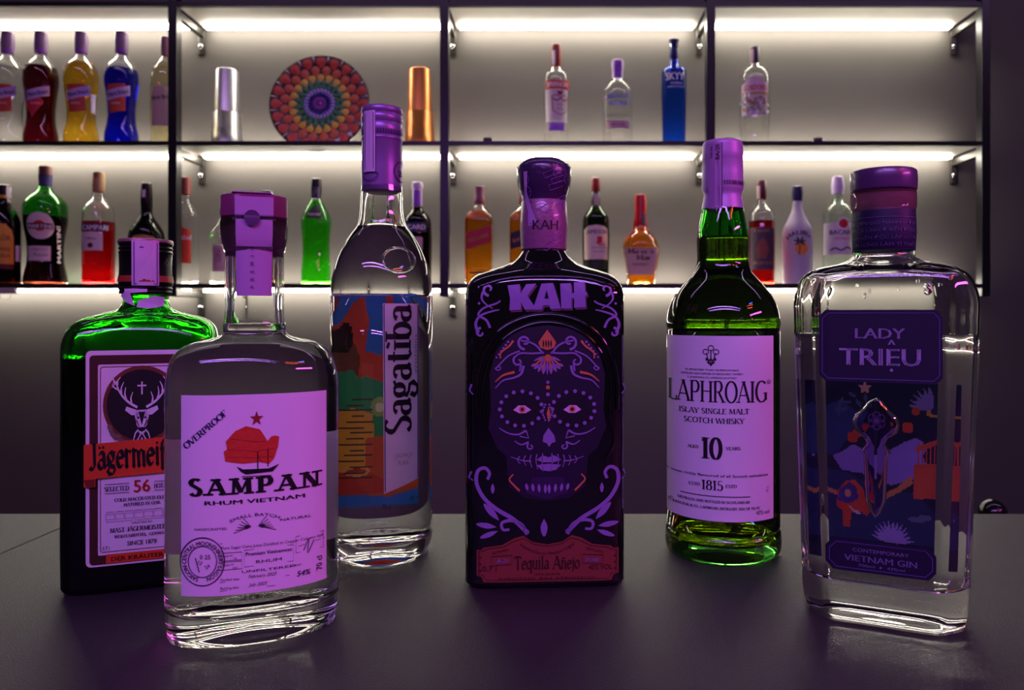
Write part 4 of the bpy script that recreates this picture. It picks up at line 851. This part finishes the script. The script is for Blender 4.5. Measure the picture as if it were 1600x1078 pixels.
# shaker tins
def tins(px, y0, metal, word, top_first):
    for j, (ya, w0, w1, yb) in enumerate(((y0, 16.5, 20.8, 219.5), (y0+66, 21.2, 22.2, 219.5), (y0+92, 22.8, 23.6, 219.5))):
        m_ = D2/FPX; root = empty('shaker_tin', (X(px, D2), D2, ZB), label='%s upturned shaker tin, %s' % (word, ('the tall one on top showing its whole side', 'middle rim of the stack', 'bottom rim of the stack')[j]), cat='shaker tin', group=word+' shaker tins')
        h = Z(ya, D2)-ZB; rr = [(w1*m_, .0), (w1*m_*1.03, .0008), (w1*m_*1.0, .003), (w0*m_, h-.003), (w0*m_-.002, h)]
        if j == 0: rr += [(w0*m_-.003, h+.0004), (.001, h-.001)]
        else: rr = rr[:4]+[(w0*m_-.0006, h-.003)]
        V, F = [], []; N = 40
        for r, z in rr: V += [(r*math.cos(2*math.pi*i/N), r*math.sin(2*math.pi*i/N), z) for i in range(N)]
        for i in range(len(rr)-1):
            for k in range(N): F.append((i*N+k, i*N+(k+1) % N, (i+1)*N+(k+1) % N, (i+1)*N+k))
        o = mesh_obj('tin_body', V, F, metal, root, True)
        sm = [(r, z) for r, z in rr[:3]]
tins(355, 110, mat('tin_silver', '#C9C6CC', .36, 1), 'silver', 0)
tins(656, 109, mat('tin_copper', '#C87C48', .36, 1), 'copper', 0)
# dot-painted plate
PD_ = 2.20; pr_ = 78*PD_/FPX
plate = empty('decorative_plate', (X(500, PD_), 2.20, ZB), label='round dot-painted mandala plate leaning against the wall, red rim and violet centre', cat='plate')
pz = 70*PD_/FPX
rows_ = [(0.001, .004), (.6, .004), (.9, .001), (.985, -.006), (1, -.008), (.99, -.004), (.9, .005), (.5, .009), (.001, .009)]
def pl(x, z, off): # plate frame: x right, z up from centre; leaning back
    t = math.radians(7); r = math.hypot(x, z)/pr_; dep = -.008*max(0, (r-.6)/.4)**1.5
    return (x, (z+pr_*.0)*math.sin(t)+dep-off, (z)*math.cos(t)+pz)
V, F = [], []; N = 64
prof_ = [(.001, 0), (.6, 0), (.8, 0), (.92, 0), (1, 0), (1, -.005), (.9, -.005), (.6, -.005), (.001, -.005)]
for r, o in prof_: V += [pl(r*pr_*math.cos(2*math.pi*i/N), r*pr_*math.sin(2*math.pi*i/N), o) for i in range(N)]
for i in range(len(prof_)-1):
    for k in range(N): F.append((i*N+k, (i+1)*N+k, (i+1)*N+(k+1) % N, i*N+(k+1) % N))
mesh_obj('plate_disc', V, F, mat('plate_brown', '#3A2218', .3, coat=.3), plate, True)
def ring(n, r, pr2, pw, col, name, ph=0, petal=True, off=.0008):
    for k in range(n):
        an = 2*math.pi*(k+ph)/n; V, F = [], [(0, i+1, (i+1) % 12+1) for i in range(12)]
        V.append(pl(r*pr_*math.cos(an), r*pr_*math.sin(an), off+.0022))
        for i in range(12):
            t = 2*math.pi*i/12; q = pr2*math.cos(t)*(1 if math.cos(t) > 0 else 1.25); s = pw*math.sin(t)*(1 if math.cos(t) > -.2 else .7)
            rr, tt = (r+q)*pr_, s*pr_; V.append(pl(rr*math.cos(an)-tt*math.sin(an), rr*math.sin(an)+tt*math.cos(an), off))
        for i in range(12):
            t = V[i+1]; V.append((t[0], t[1]+.0022, t[2]))
        F += [(i+1, 13+i, 13+(i+1) % 12, (i+1) % 12+1) for i in range(12)]
        mesh_obj('painted_petal', V, F, mat('pl_'+col[1:], col, .45), plate, False)
ring(20, .87, .10, .105, '#C84A2C', 'red', off=.0008); ring(20, .69, .10, .09, '#CC6034', 'rust', .5, off=.0018); ring(20, .54, .08, .075, '#E0C040', 'yellow', off=.0028)
ring(20, .43, .08, .06, '#3C8458', 'green', .5, off=.0038); ring(24, .34, .05, .042, '#3C8458', 'green2', off=.0044); ring(24, .27, .05, .034, '#A894E0', 'lilac', .5, off=.005)
ring(18, .19, .04, .028, '#2A2A86', 'blue', off=.0056); ring(16, .10, .045, .022, '#8A3CA8', 'violet', .5, off=.006)
ring(20, .93, .055, .013, '#D8D2D8', 'dart', .5, off=.0022); ring(1, .02, .03, .03, '#C070D0', 'core', off=.007)
# little caps on the shelf edge
for px, lb in ((762, 'small dark bottle cap alone on the upper shelf in the second bay'), (1138, 'small brown cap just behind the green whisky bottle capsule'), (1278, 'small dark bottle cap alone on the upper shelf, right bay')):
    r = empty('bottle_cap', (X(px, 2.12), 2.12, ZB), label=lb, cat='bottle cap', group='loose caps on the upper shelf')
    V, F = loft(np.linspace(0, 2*math.pi, 21)[:-1], [(0, .0125, .0125, 2, 0), (.001, .0125, .0125, 2, 0), (.011, .0125, .0125, 2, 0), (.012, .0105, .0105, 2, 0), (.0121, .002, .002, 2, 0)]); mesh_obj('cap_shell', V, F, mat('cap_brown', '#3A2222', .5), r)
    V, F = loft(np.linspace(0, 2*math.pi, 21)[:-1], [(.003, .0129, .0129, 2, 0), (.005, .0129, .0129, 2, 0)]); mesh_obj('cap_ring', V, F, mat('cap_plum'), r)
# upper right group
S, T = small('vodka_bottle', 'clear vodka bottle with a red name band and red cap on the upper shelf', 869, [(75, 6), (75, 6), (104, 7), (112, 12), (118, 18), (128, 20.5), (150, 20.5), (190, 17.5), (204, 19), (215, 19)], 'b', GL, LQ, 112,
   [('cap', [(70, 6), (71, 7.5), (104, 7), (105, 6)], mat('cap_red', '#8E1E2C', .4))])
pr(T[0], Art().rect(862, 78, 868, 100), WHITE, 'tax_stamp', cut=3)
pr(S, Art().rect(851, 124, 895, 138), RED, 'name_band', cut=4); pr(S, Art().text('SMIRNOFF', 872, 135, 8, width=36, bold=.03), WHITE, 'lettering', .0013, cut=5)
pr(S, Art().rect(850, 139, 890, 189), mat('milk_label', '#D8CCCE', .5), 'front_label', cut=4)
a = Art().frame([(862, 150), (868, 148), (876, 151), (884, 148), (888, 152), (887, 172), (876, 179), (864, 172)], 1.4).stroke([(864, 153), (870, 157), (876, 153), (882, 157), (887, 153)], 2, smooth=3).poly([(870, 142), (880, 142), (878, 148), (872, 148)]).text('Nº21', 875, 165, 4, width=8).text('VODKA', 875, 171, 3, width=12); pr(S, a, mat('smir_ink', '#962C3C', .5), 'label_print', .0013)
pr(S, Art().rect(857, 191, 883, 204), mat('cap_violet'), 'foot_label', cut=4)
S, T = small('vodka_bottle', 'short-necked clear vodka bottle with blue lettering on the upper shelf', 965, [(97, 6.5), (97, 6.5), (120, 7), (126, 10), (132, 16), (140, 21), (148, 23), (215, 23)], 'b', GL, LQ, 126,
   [('cap', [(94, 8), (95, 9.3), (108, 9.3), (110, 8.4), (122, 8.4), (123, 7)], mat('cap_lilac', '#D0B8DC', .4))])
pr(T[0], Art().rect(960, 95, 971, 121), mat('cap_violet'), 'tax_stamp', cut=3)
pr(S, Art().text('ABSOLUT', 965, 153, 8, width=38, bold=.06).text('VODKA', 966, 164, 8, width=30, bold=.06), mat('abs_blue', '#2438C8', .5), 'lettering', cut=5)
pr(S, Art().rect(946, 188, 985, 200), mat('pink_label', '#C49AA8', .5), 'foot_label', cut=4); pr(S, Art().text('Country of Sweden', 965, 181, 4, width=34).text('IMPORTED', 965, 196, 4, width=24), GREYINK, 'lettering', .0012)
S, T = small('vodka_bottle', 'straight cobalt blue vodka bottle with white lettering', 1053, [(70, 7), (70, 7), (104, 8), (107, 13), (110, 18), (115, 19.2), (215, 18.2)], 'b', glass('cobalt_glass', (.10, .30, .95)), LQ, 115,
   [('cap', [(62, 7), (62.5, 8), (66, 7.4), (69, 6.8), (92, 6.8), (93, 6)], mat('cap_navy', '#141C6A', .35))])
pr(S, Art().text('SKYY', 1055, 124, 12, width=30, bold=.06).text('VODKA', 1057, 131, 3.6, width=19).text('PREMIUM VODKA', 1056, 136, 2.4, width=26), WHITE, 'lettering', cut=5)
S, T = small('gin_bottle', 'clear gin bottle with a floral label on the right of the upper shelf', 1179, [(78, 5.5), (78, 5.5), (99, 6), (104, 10), (110, 17), (118, 22), (126, 23.5), (180, 23.5), (215, 21)], 'b', GL, LQ, 108,
   [('cap', [(74, 6), (75, 7), (98, 6.6), (99, 6)], mat('cap_dark_plum', '#40204C', .4))], n=4)
pr(T[0], Art().rect(1171, 76, 1178, 100), mat('rose_label'), 'tax_stamp', cut=3)
pr(S, Art().poly([(1157, 130), (1162, 128), (1168, 122), (1180, 119), (1192, 122), (1197, 128), (1202, 130), (1202, 143), (1157, 143)]), mat('pink_arch', '#D8B4C4', .5), 'front_label', cut=4); pr(S, Art().rect(1156, 143, 1202, 146.5), mat('label_gold', '#C09048', .4, .3), 'label_stripe', .0009, cut=4)
pr(S, Art().text("GORDON'S", 1180, 140, 8.6, width=37, bold=.03), RED, 'lettering', .0013, cut=5)
pr(S, Art().rect(1157, 147, 1201, 179), mat('floral_base', '#C2B8B0', .5), 'front_label', .0006, cut=4)
rr_ = random.Random(11)
for col, nm in (('#8FA068', 'sage'), ('#F0ECE8', 'petal'), ('#B06C5C', 'rosebud'), ('#9C78B0', 'violet')):
    a = Art()
    for k in range(12): a.drop(rr_.uniform(1158, 1199), rr_.uniform(149, 177), 8, 4, rr_.uniform(0, 360))
    pr(S, a, mat('fl_'+nm, col, .5), 'flower_print', .0010+.0002*len(nm)/5)
# ---- middle tier
S, T = small('coffee_liqueur_bottle', 'brown coffee liqueur bottle with a yellow arched label, leftmost on the middle shelf', 6, [(296, 6.5), (296, 6.5), (312, 7.5), (320, 10), (334, 18), (346, 22), (360, 22.5), (438, 22.5)], 'c', glass('brown_glass', (.28, .10, .04)), liq('coffee', (.08, .02, .01)), 322,
   [('cap', [(289, 7), (290, 9.5), (312, 9.2), (313, 8)], mat('black_cap'))], d=2.14)
pr(T[0], Art().rect(-6, 304, 18, 309), mat('yellow_print', '#D8A030', .5), 'cap_band', cut=3); pr(T[0], Art().rect(8, 290, 16, 316), WHITE, 'tax_stamp', cut=3, off=.001)
pr(S, Art().poly([(-18, 364), (-14, 354), (-6, 348), (6, 350), (14, 358), (17, 370), (17, 412), (-18, 412)]), mat('yellow_print'), 'front_label', cut=4); pr(S, Art().rect(-18, 412, 17, 420), mat('maroon_ink'), 'label_stripe', cut=4)
pr(S, Art().text('KAHLÚA', -3, 375, 9, width=30, bold=.03).text('COFFEE', 0, 392, 6, width=24).text('LIQUEUR', 0, 402, 6, width=24), mat('kah_brown', '#6A3412', .5), 'lettering', .0012); pr(S, Art().rect(20, 382, 29, 407), WHITE, 'side_label', cut=4)
S, T = small('vermouth_bottle', 'green vermouth bottle with a white oval label and dark red wine inside', 71, [(266, 7.5), (266, 7.5), (290, 8.5), (298, 11), (308, 22), (318, 29), (330, 30.5), (350, 29.5), (380, 25), (410, 25), (430, 29), (436, 30)], 'c', glass('vermouth_green', (.30, .80, .28)), liq('vermouth', (.25, .02, .03)), 339,
   [('cap', [(260, 8), (261, 9.5), (290, 8.8), (291, 8)], mat('cap_brick', '#7A4A48', .5))])
pr(T[0], Art().rect(60, 272, 82, 290), mat('mv_navy', '#3A3470', .5), 'cap_band', cut=3)
pr(S, Art().disc(60, 352, 20, 21, n=24), mat('milk_label'), 'front_label', cut=4); pr(S, Art().disc(60, 352, 8.5, n=18), RED, 'logo_disc', .0010, cut=4); pr(S, Art().rect(42, 348, 78, 357), K, 'logo_bar', .0012, cut=4)
pr(S, Art().text('MARTINI', 60, 356, 6.4, width=33, bold=.05), WHITE, 'lettering', .0016, cut=4); pr(S, Art().rect(42, 384, 76, 407), mat('milk_label'), 'lower_label', cut=4); pr(S, Art().text('Rosso', 62, 400, 6, shear=.3).text('L\'APERITIVO', 60, 391, 3, width=22), GREYINK, 'lettering', .0012)
pr(S, Art().text('MARTINI', 92, 410, 7, 'l', rot=-90, width=58, bold=.03), WHITE, 'lettering', .0012)
S, T = small('bitter_bottle', 'clear-shouldered bottle of bright red bitter with a wooden-coloured cap', 154, [(276, 7), (276, 7), (302, 8), (312, 10), (318, 16), (325, 21), (332, 22.5), (440, 22.5)], 'c', GL, liq('red_bitter', (.90, .03, .03)), 347,
   [('cap', [(269, 7), (270, 8.5), (300, 8.5), (301, 8)], mat('cap_tan', '#B08A62', .5))])
pr(S, Art().rect(120, 348, 166, 361), mat('cam_navy', '#20204A', .5), 'name_band', cut=3); pr(S, Art().text('CAMPARI', 147, 359, 8.5, width=38, bold=.05), WHITE, 'lettering', .0014, cut=4); pr(S, Art().rect(122, 362, 158, 391), mat('milk_label'), 'front_label', cut=3)
pr(S, Art().disc(141, 383, 4).text('Milano', 142, 374, 4, shear=.3), mat('maroon_ink'), 'lettering', .0012)
S, T = small('cream_liqueur_bottle', 'dark round-bellied cream liqueur bottle rising behind the flask bottle cap', 229, [(292, 6), (292, 6), (330, 7.5), (340, 11), (352, 19), (362, 24.5), (372, 26), (436, 26)], 'c', glass('black_bottle_glass', (.05, .05, .06)), None, None,
   [('cap', [(286, 6), (287, 7.3), (334, 8), (335, 7)], mat('black_cap'))])
pr(S, Art().poly([(202, 376), (208, 368), (222, 366), (236, 368), (242, 374), (242, 400), (202, 400)]), mat('tan_label', '#A86A48', .5), 'front_label', cut=4); pr(S, Art().text('BAILEYS', 222, 376, 5, width=28, bold=.03), INK2, 'lettering', .0012)
pr(T[0], Art().rect(222, 296, 227, 308), WHITE, 'tax_stamp')
S, T = small('rum_bottle', 'clear rum bottle with an orange label just right of the left upright', 289, [(284, 7), (284, 7), (305, 8), (316, 9), (326, 14), (334, 18.5), (345, 19.5), (438, 19.5)], 'c', GL, LQ, 318,
   [('cap', [(277, 6), (278, 8.5), (300, 8), (304, 8.6), (305, 8)], mat('cap_rust', '#8A3A34', .5))])
pr(S, Art().poly([(270, 356), (284, 354), (297, 360), (297, 411), (270, 411)]), ORANGE, 'front_label', cut=3); pr(S, Art().text('Cabal', 286, 374, 8, width=22, bold=.04), WHITE, 'lettering', .0012)
S, T = small('liqueur_bottle', 'clear bottle with a pale label left of the purple paper seal', 348, [(328, 4.5), (328, 4.5), (342, 5), (350, 9), (360, 16), (372, 18.5), (438, 19)], 'c', GL, LQ, 362, [('cap', [(322, 4), (323, 5.2), (334, 5), (335, 4)], mat('cap_grey', '#77727A', .4))])
pr(S, Art().rect(331, 383, 360, 424), mat('rose_label'), 'front_label', cut=4); pr(S, Art().text('GIN', 345, 400, 8, rot=-90).frame([(336, 388), (352, 388), (352, 419), (336, 419)], .8), GREYINK, 'lettering', .0012)
S, T = small('liqueur_bottle', 'bottle with a dark cap hidden behind the paper-sealed rum stopper', 418, [(306, 6), (306, 6), (330, 7), (345, 12), (360, 19), (438, 19)], 'c', GL, LQ, 340, [('cap', [(298, 6), (299, 8), (322, 7.6), (323, 7)], mat('cap_midnight', '#1C1830', .4))])
pr(T[0], Art().rect(421, 299, 427, 312), WHITE, 'tax_stamp')
S, T = small('melon_liqueur_bottle', 'vivid green melon liqueur bottle with a black neck label', 494, [(284, 6), (284, 6), (310, 7.5), (318, 11), (330, 18), (342, 22.5), (352, 23), (370, 21), (400, 20.5), (425, 22.5), (438, 22)], 'c', glass('melon_glass', (.80, .97, .78)), liq('melon', (.24, .92, .10)), 316,
   [('cap', [(279, 5), (280, 7.5), (310, 7.2), (311, 6)], mat('black_cap'))])
pr(S, Art().poly([(489, 320), (497, 320), (505, 338), (498, 341), (480, 340), (478, 337)]), K, 'neck_label', cut=4); pr(S, Art().text('MIDORI', 491, 337, 4.4, width=18), WHITE, 'lettering', .0012); pr(T[0], Art().rect(486, 292, 500, 308), mat('stamp_dark', '#5A5068', .5), 'tax_stamp')
S, T = small('pastis_bottle', 'dark brown aniseed bottle with a blue name plate, right of the tallest bottle', 652, [(290, 7), (290, 7), (322, 7.5), (330, 11), (338, 18), (348, 21.5), (438, 21.5)], 'c', glass('brown_glass'), liq('pastis', (.30, .16, .05)), 326,
   [('cap', [(285, 7), (286, 8.6), (295, 8.6), (296, 7.6), (322, 7.8), (323, 7)], mat('cap_lilac'))])
pr(T[0], Art().rect(646, 297, 658, 321), mat('cap_violet'), 'tax_stamp', cut=3)
pr(S, Art().rect(624, 347, 667, 362, 3), mat('ric_navy', '#26265A', .5), 'name_band', cut=4); pr(S, Art().text('RICARD', 646, 358, 8, width=38, bold=.04), WHITE, 'lettering', .0012, cut=5); pr(S, Art().rect(632, 370, 660, 392, 3), mat('rose_label'), 'front_label', cut=4)
for px, lb, col, tp, txt in ((749, 'square amber whisky bottle with a slanted red label', '#B0202C', 291, 'RED LABEL'), (818, 'square amber whisky bottle with a slanted black label, half behind the black bottle', '#1A1216', 291, 'BLACK LABEL')):
    S, T = small('whisky_bottle', lb, px, [(tp+6, 6), (tp+6, 6), (320, 7), (324, 9), (332, 16, 16, 3), (340, 20.5, 20.5, 6), (348, 21, 21, 9), (438, 20.5, 20.5, 9)], 'c', GL, liq('amber_whisky', (.93, .52, .06)), 331,
      [('cap', [(tp, 7), (tp+1, 8), (306, 7.6), (308, 8.2), (319, 8), (320, 7)], mat('cap_brick2', '#8A5460' if px < 800 else '#2A2030', .45))])
    pr(S, Art().poly([(px-20, 364), (px+19, 351), (px+19, 377), (px-20, 390)]), mat('slant_'+col[1:], col, .5), 'front_label', cut=4, mode='proj'); pr(S, Art().text(txt, px, 374, 6, width=33, rot=-18, bold=.03), mat('label_gold'), 'lettering', .0012, mode='proj')
    pr(S, Art().rect(px-14, 424, px+12, 428).text('JOHNNIE WALKER', px, 421, 4, width=24), mat('jw_brown', '#7A4A1C', .5), 'lettering', .0006, mode='proj')
S, T = small('whiskey_bottle', 'dark green whiskey bottle with a cream arched label and red cap', 931, [(284, 6), (284, 6), (320, 7), (328, 12), (336, 18, 18), (344, 20.5), (438, 20)], 'c', glass('irish_green', (.14, .42, .16)), liq('irish', (.60, .38, .08)), 338,
   [('cap', [(278, 5), (279, 6.5), (299, 6.5), (300, 5.6), (301, 5.5)], mat('cap_red')), ('capsule', [(300, 6), (301, 7), (324, 7.4), (325, 7)], mat('capsule_green', '#16301C', .4))])
pr(T[1], Art().rect(928, 302, 936, 326), mat('rose_label'), 'tax_stamp', cut=3)
pr(S, Art().poly([(910, 358), (918, 353), (932, 351), (945, 353), (952, 357), (952, 405), (910, 405)]), mat('cream_label', '#E0D2BC', .5), 'front_label', cut=4); pr(S, Art().text('JAMESON', 932, 365, 7, width=34, bold=.03), INK2, 'lettering', .0012, cut=5)
pr(S, Art().rect(933, 369, 941, 380).stroke([(931, 378), (938, 383), (944, 381)], 2), RED, 'crest_print', .0012); pr(S, Art().text('TRIPLE DISTILLED', 937, 388, 2.6, width=24).text('IRISH WHISKEY', 937, 394, 2.6, width=20), GREYINK, 'lettering', .0012); pr(S, Art().rect(912, 407, 948, 420), mat('green_foot', '#22301C', .5), 'foot_label', cut=4)
S, T = small('bourbon_bottle', 'squat amber bourbon bottle with a red wax-dipped neck', 1001, [(312, 6), (312, 6), (350, 8), (360, 12), (368, 20), (376, 25), (384, 28), (392, 28, 24, 4), (410, 25.5, 22, 6), (438, 21, 20, 6)], 'c', GL, liq('bourbon', (.93, .50, .10)), 356,
   [('wax_cap', [(304, 6), (305, 8.4), (330, 9), (352, 9.4), (356, 8)], mat('wax_red', '#C01C20', .3))])
for x, l in ((-9, 366), (8, 362)): lathe(S, 'wax_drip', [(345, 2), (350, 2.6), (l-3, 2.4), (l, 1)], mat('wax_red'), seg=8).obj.location = (x*D2/FPX, -.004, 0)
pr(T[0], Art().rect(1003, 334, 1010, 352), GREYINK, 'tax_stamp', cut=3)
pr(S, Art().poly([(973, 387), (1029, 387), (1022, 429), (979, 429)]), mat('cream_rose', '#CDAE9E', .5), 'front_label', cut=4, mode='proj'); pr(S, Art().text("Maker's", 1001, 396, 7.5, pen='serif', width=40, wt=.2).text('Mark', 1008, 406, 7.5, pen='serif', width=28, wt=.2).text('WHISKY', 1001, 415, 4.5, width=26), mat('maker_ink', '#4A2A24', .5), 'lettering', .0012, mode='proj')
S, T = small('rum_bottle', 'spiced rum bottle with a dark pictured label and red base', 1190, [(288, 5), (288, 5), (313, 6), (322, 9), (330, 17), (338, 19.5), (438, 19.5)], 'c', GL, liq('spiced_rum', (.70, .04, .02)), 346,
   [('cap', [(282, 6), (283, 7), (311, 7), (312, 6)], mat('cap_maroon', '#6A1A30', .4))])
pr(T[0], Art().rect(1181, 290, 1188, 310), mat('rose_label'), 'tax_stamp', cut=3)
pr(S, Art().rect(1170, 355, 1212, 421), mat('captain_label', '#4C3A48', .5), 'front_label', cut=4); pr(S, Art().text('Captain', 1190, 362, 5, width=24).text('SPICED RUM', 1192, 413, 5, width=30), mat('cap_gold2', '#C88858', .5), 'lettering', .0012)
pr(S, Art().poly([(1186, 376), (1192, 371), (1198, 377), (1202, 392), (1196, 404), (1184, 404), (1182, 390)]), mat('cap_coat', '#8A4A3A', .5), 'figure_print', .0012)
S, T = small('coconut_rum_bottle', 'white coconut rum bottle with a palm and sunset print', 1246, [(296, 6), (296, 6), (318, 7), (330, 9), (344, 15), (356, 21), (366, 23), (438, 22.5)], 'c', mat('white_plastic', '#D6CEDA', .4, trans=.35), None, None,
   [('cap', [(291, 6), (292, 7.8), (314, 7.4), (315, 6)], mat('cap_ink', '#2A2050', .4))])
pr(S, Art().arct('MALIBU', 1250, 388, 22, 7, mid=95, width=36, bold=.03).stroke([(1250, 380), (1249, 398)], 1.5).drop(1250, 378, 10, 3, 200).drop(1250, 378, 10, 3, 240).drop(1250, 378, 10, 3, 300).drop(1250, 378, 10, 3, 345).drop(1250, 378, 9, 3, 150).drop(1250, 378, 9, 3, 30), K, 'lettering', .0012, cut=6)
pr(S, Art().disc(1253, 388, 10, n=20), mat('sun_orange', '#E89030', .5), 'sunset_print', .0008, cut=4)
S, T = small('rum_bottle', 'clear white-rum bottle with a round red emblem, beside the square gin bottle', 1309, [(283, 6.5), (283, 6.5), (306, 7), (316, 9), (322, 16), (330, 22), (340, 23), (438, 22.5)], 'c', glass('faint_green', (.91, .97, .93)), LQ, 320,
   [('cap', [(276, 6), (277, 8), (303, 9), (304, 7)], mat('cap_lilac'))])
pr(S, Art().rect(1284, 347, 1340, 397), mat('milk_label'), 'front_label', cut=4); pr(S, Art().disc(1318, 349, 9.5, n=20), WHITE, 'emblem', .0010); pr(S, Art().disc(1318, 349, 7.2, n=20), RED, 'emblem', .0013); pr(S, Art().text('BACARDI', 1318, 366, 7.5, width=42, bold=.03), K, 'lettering', .0012, cut=5)
pr(S, Art().text('CARTA BLANCA', 1318, 374, 3.6, width=30), RED, 'lettering', .0012); pr(S, Art().stroke([(1298, 391), (1306, 387), (1314, 391), (1324, 386), (1332, 390)], 2.2, smooth=3), INK2, 'signature', .0012)

# clip with a loop of wire under the left shelf edge
cl = empty('cable_clip', (X(10, 2.09), 2.092, Z(450, DF)-.012), label='small pale cable clip with a thin wire loop under the left shelf edge', cat='clip')
box('clip_block', (-.022, -.006, -.004), (.026, .006, .012), mat('clip_white', '#B8B4AE', .4), cl, .002)
a = [(-.018, -.006), (-.016, -.016), (-.004, -.021), (.008, -.016), (.012, -.006)]; V, F = [], []
P = [tuple(p) for p in cr(a, 5)]
for x, z in P: V += [(x+.0008*math.cos(t), -.001+.0008*math.sin(t), z) for t in (0, 2.1, 4.2)]
for i in range(len(P)-1):
    for j in range(3): F.append((i*3+j, i*3+(j+1) % 3, i*3+3+(j+1) % 3, i*3+3+j))
mesh_obj('wire_loop', V, F, M_chrome, cl)
# glossy ball-topped stopper bottle on the service worktop, only its top shows
bt = empty('ball_top_bottle', (X(1551, 1.0), 1.0, -.25), label='dark bottle with a glossy black ball stopper showing above the far bar edge, right', cat='bottle')
th_ = np.linspace(0, 2*math.pi, 33)[:-1]
V, F = loft(th_, [(.0005, .034, .034, 2, 0), (.09, .034, .034, 2, 0), (.105, .03, .03, 2, 0), (.118, .014, .014, 2, 0), (.137, .012, .012, 2, 0)], True, True); mesh_obj('bottle_body', V, F, BG, bt, True)
V, F = loft(th_, [(.1535-.0175*math.cos(math.pi*i/12), .0175*math.sin(math.pi*i/12)+1e-5, .0175*math.sin(math.pi*i/12)+1e-5, 2, 0) for i in range(13)], True, True); mesh_obj('ball_stopper', V, F, mat('ball_black', '#0A080C', .15), bt, True)

for o in bpy.data.objects:      # plain part names, Blender's own suffix for repeats
    if o.parent is not None and 'category' in o: del o['category']
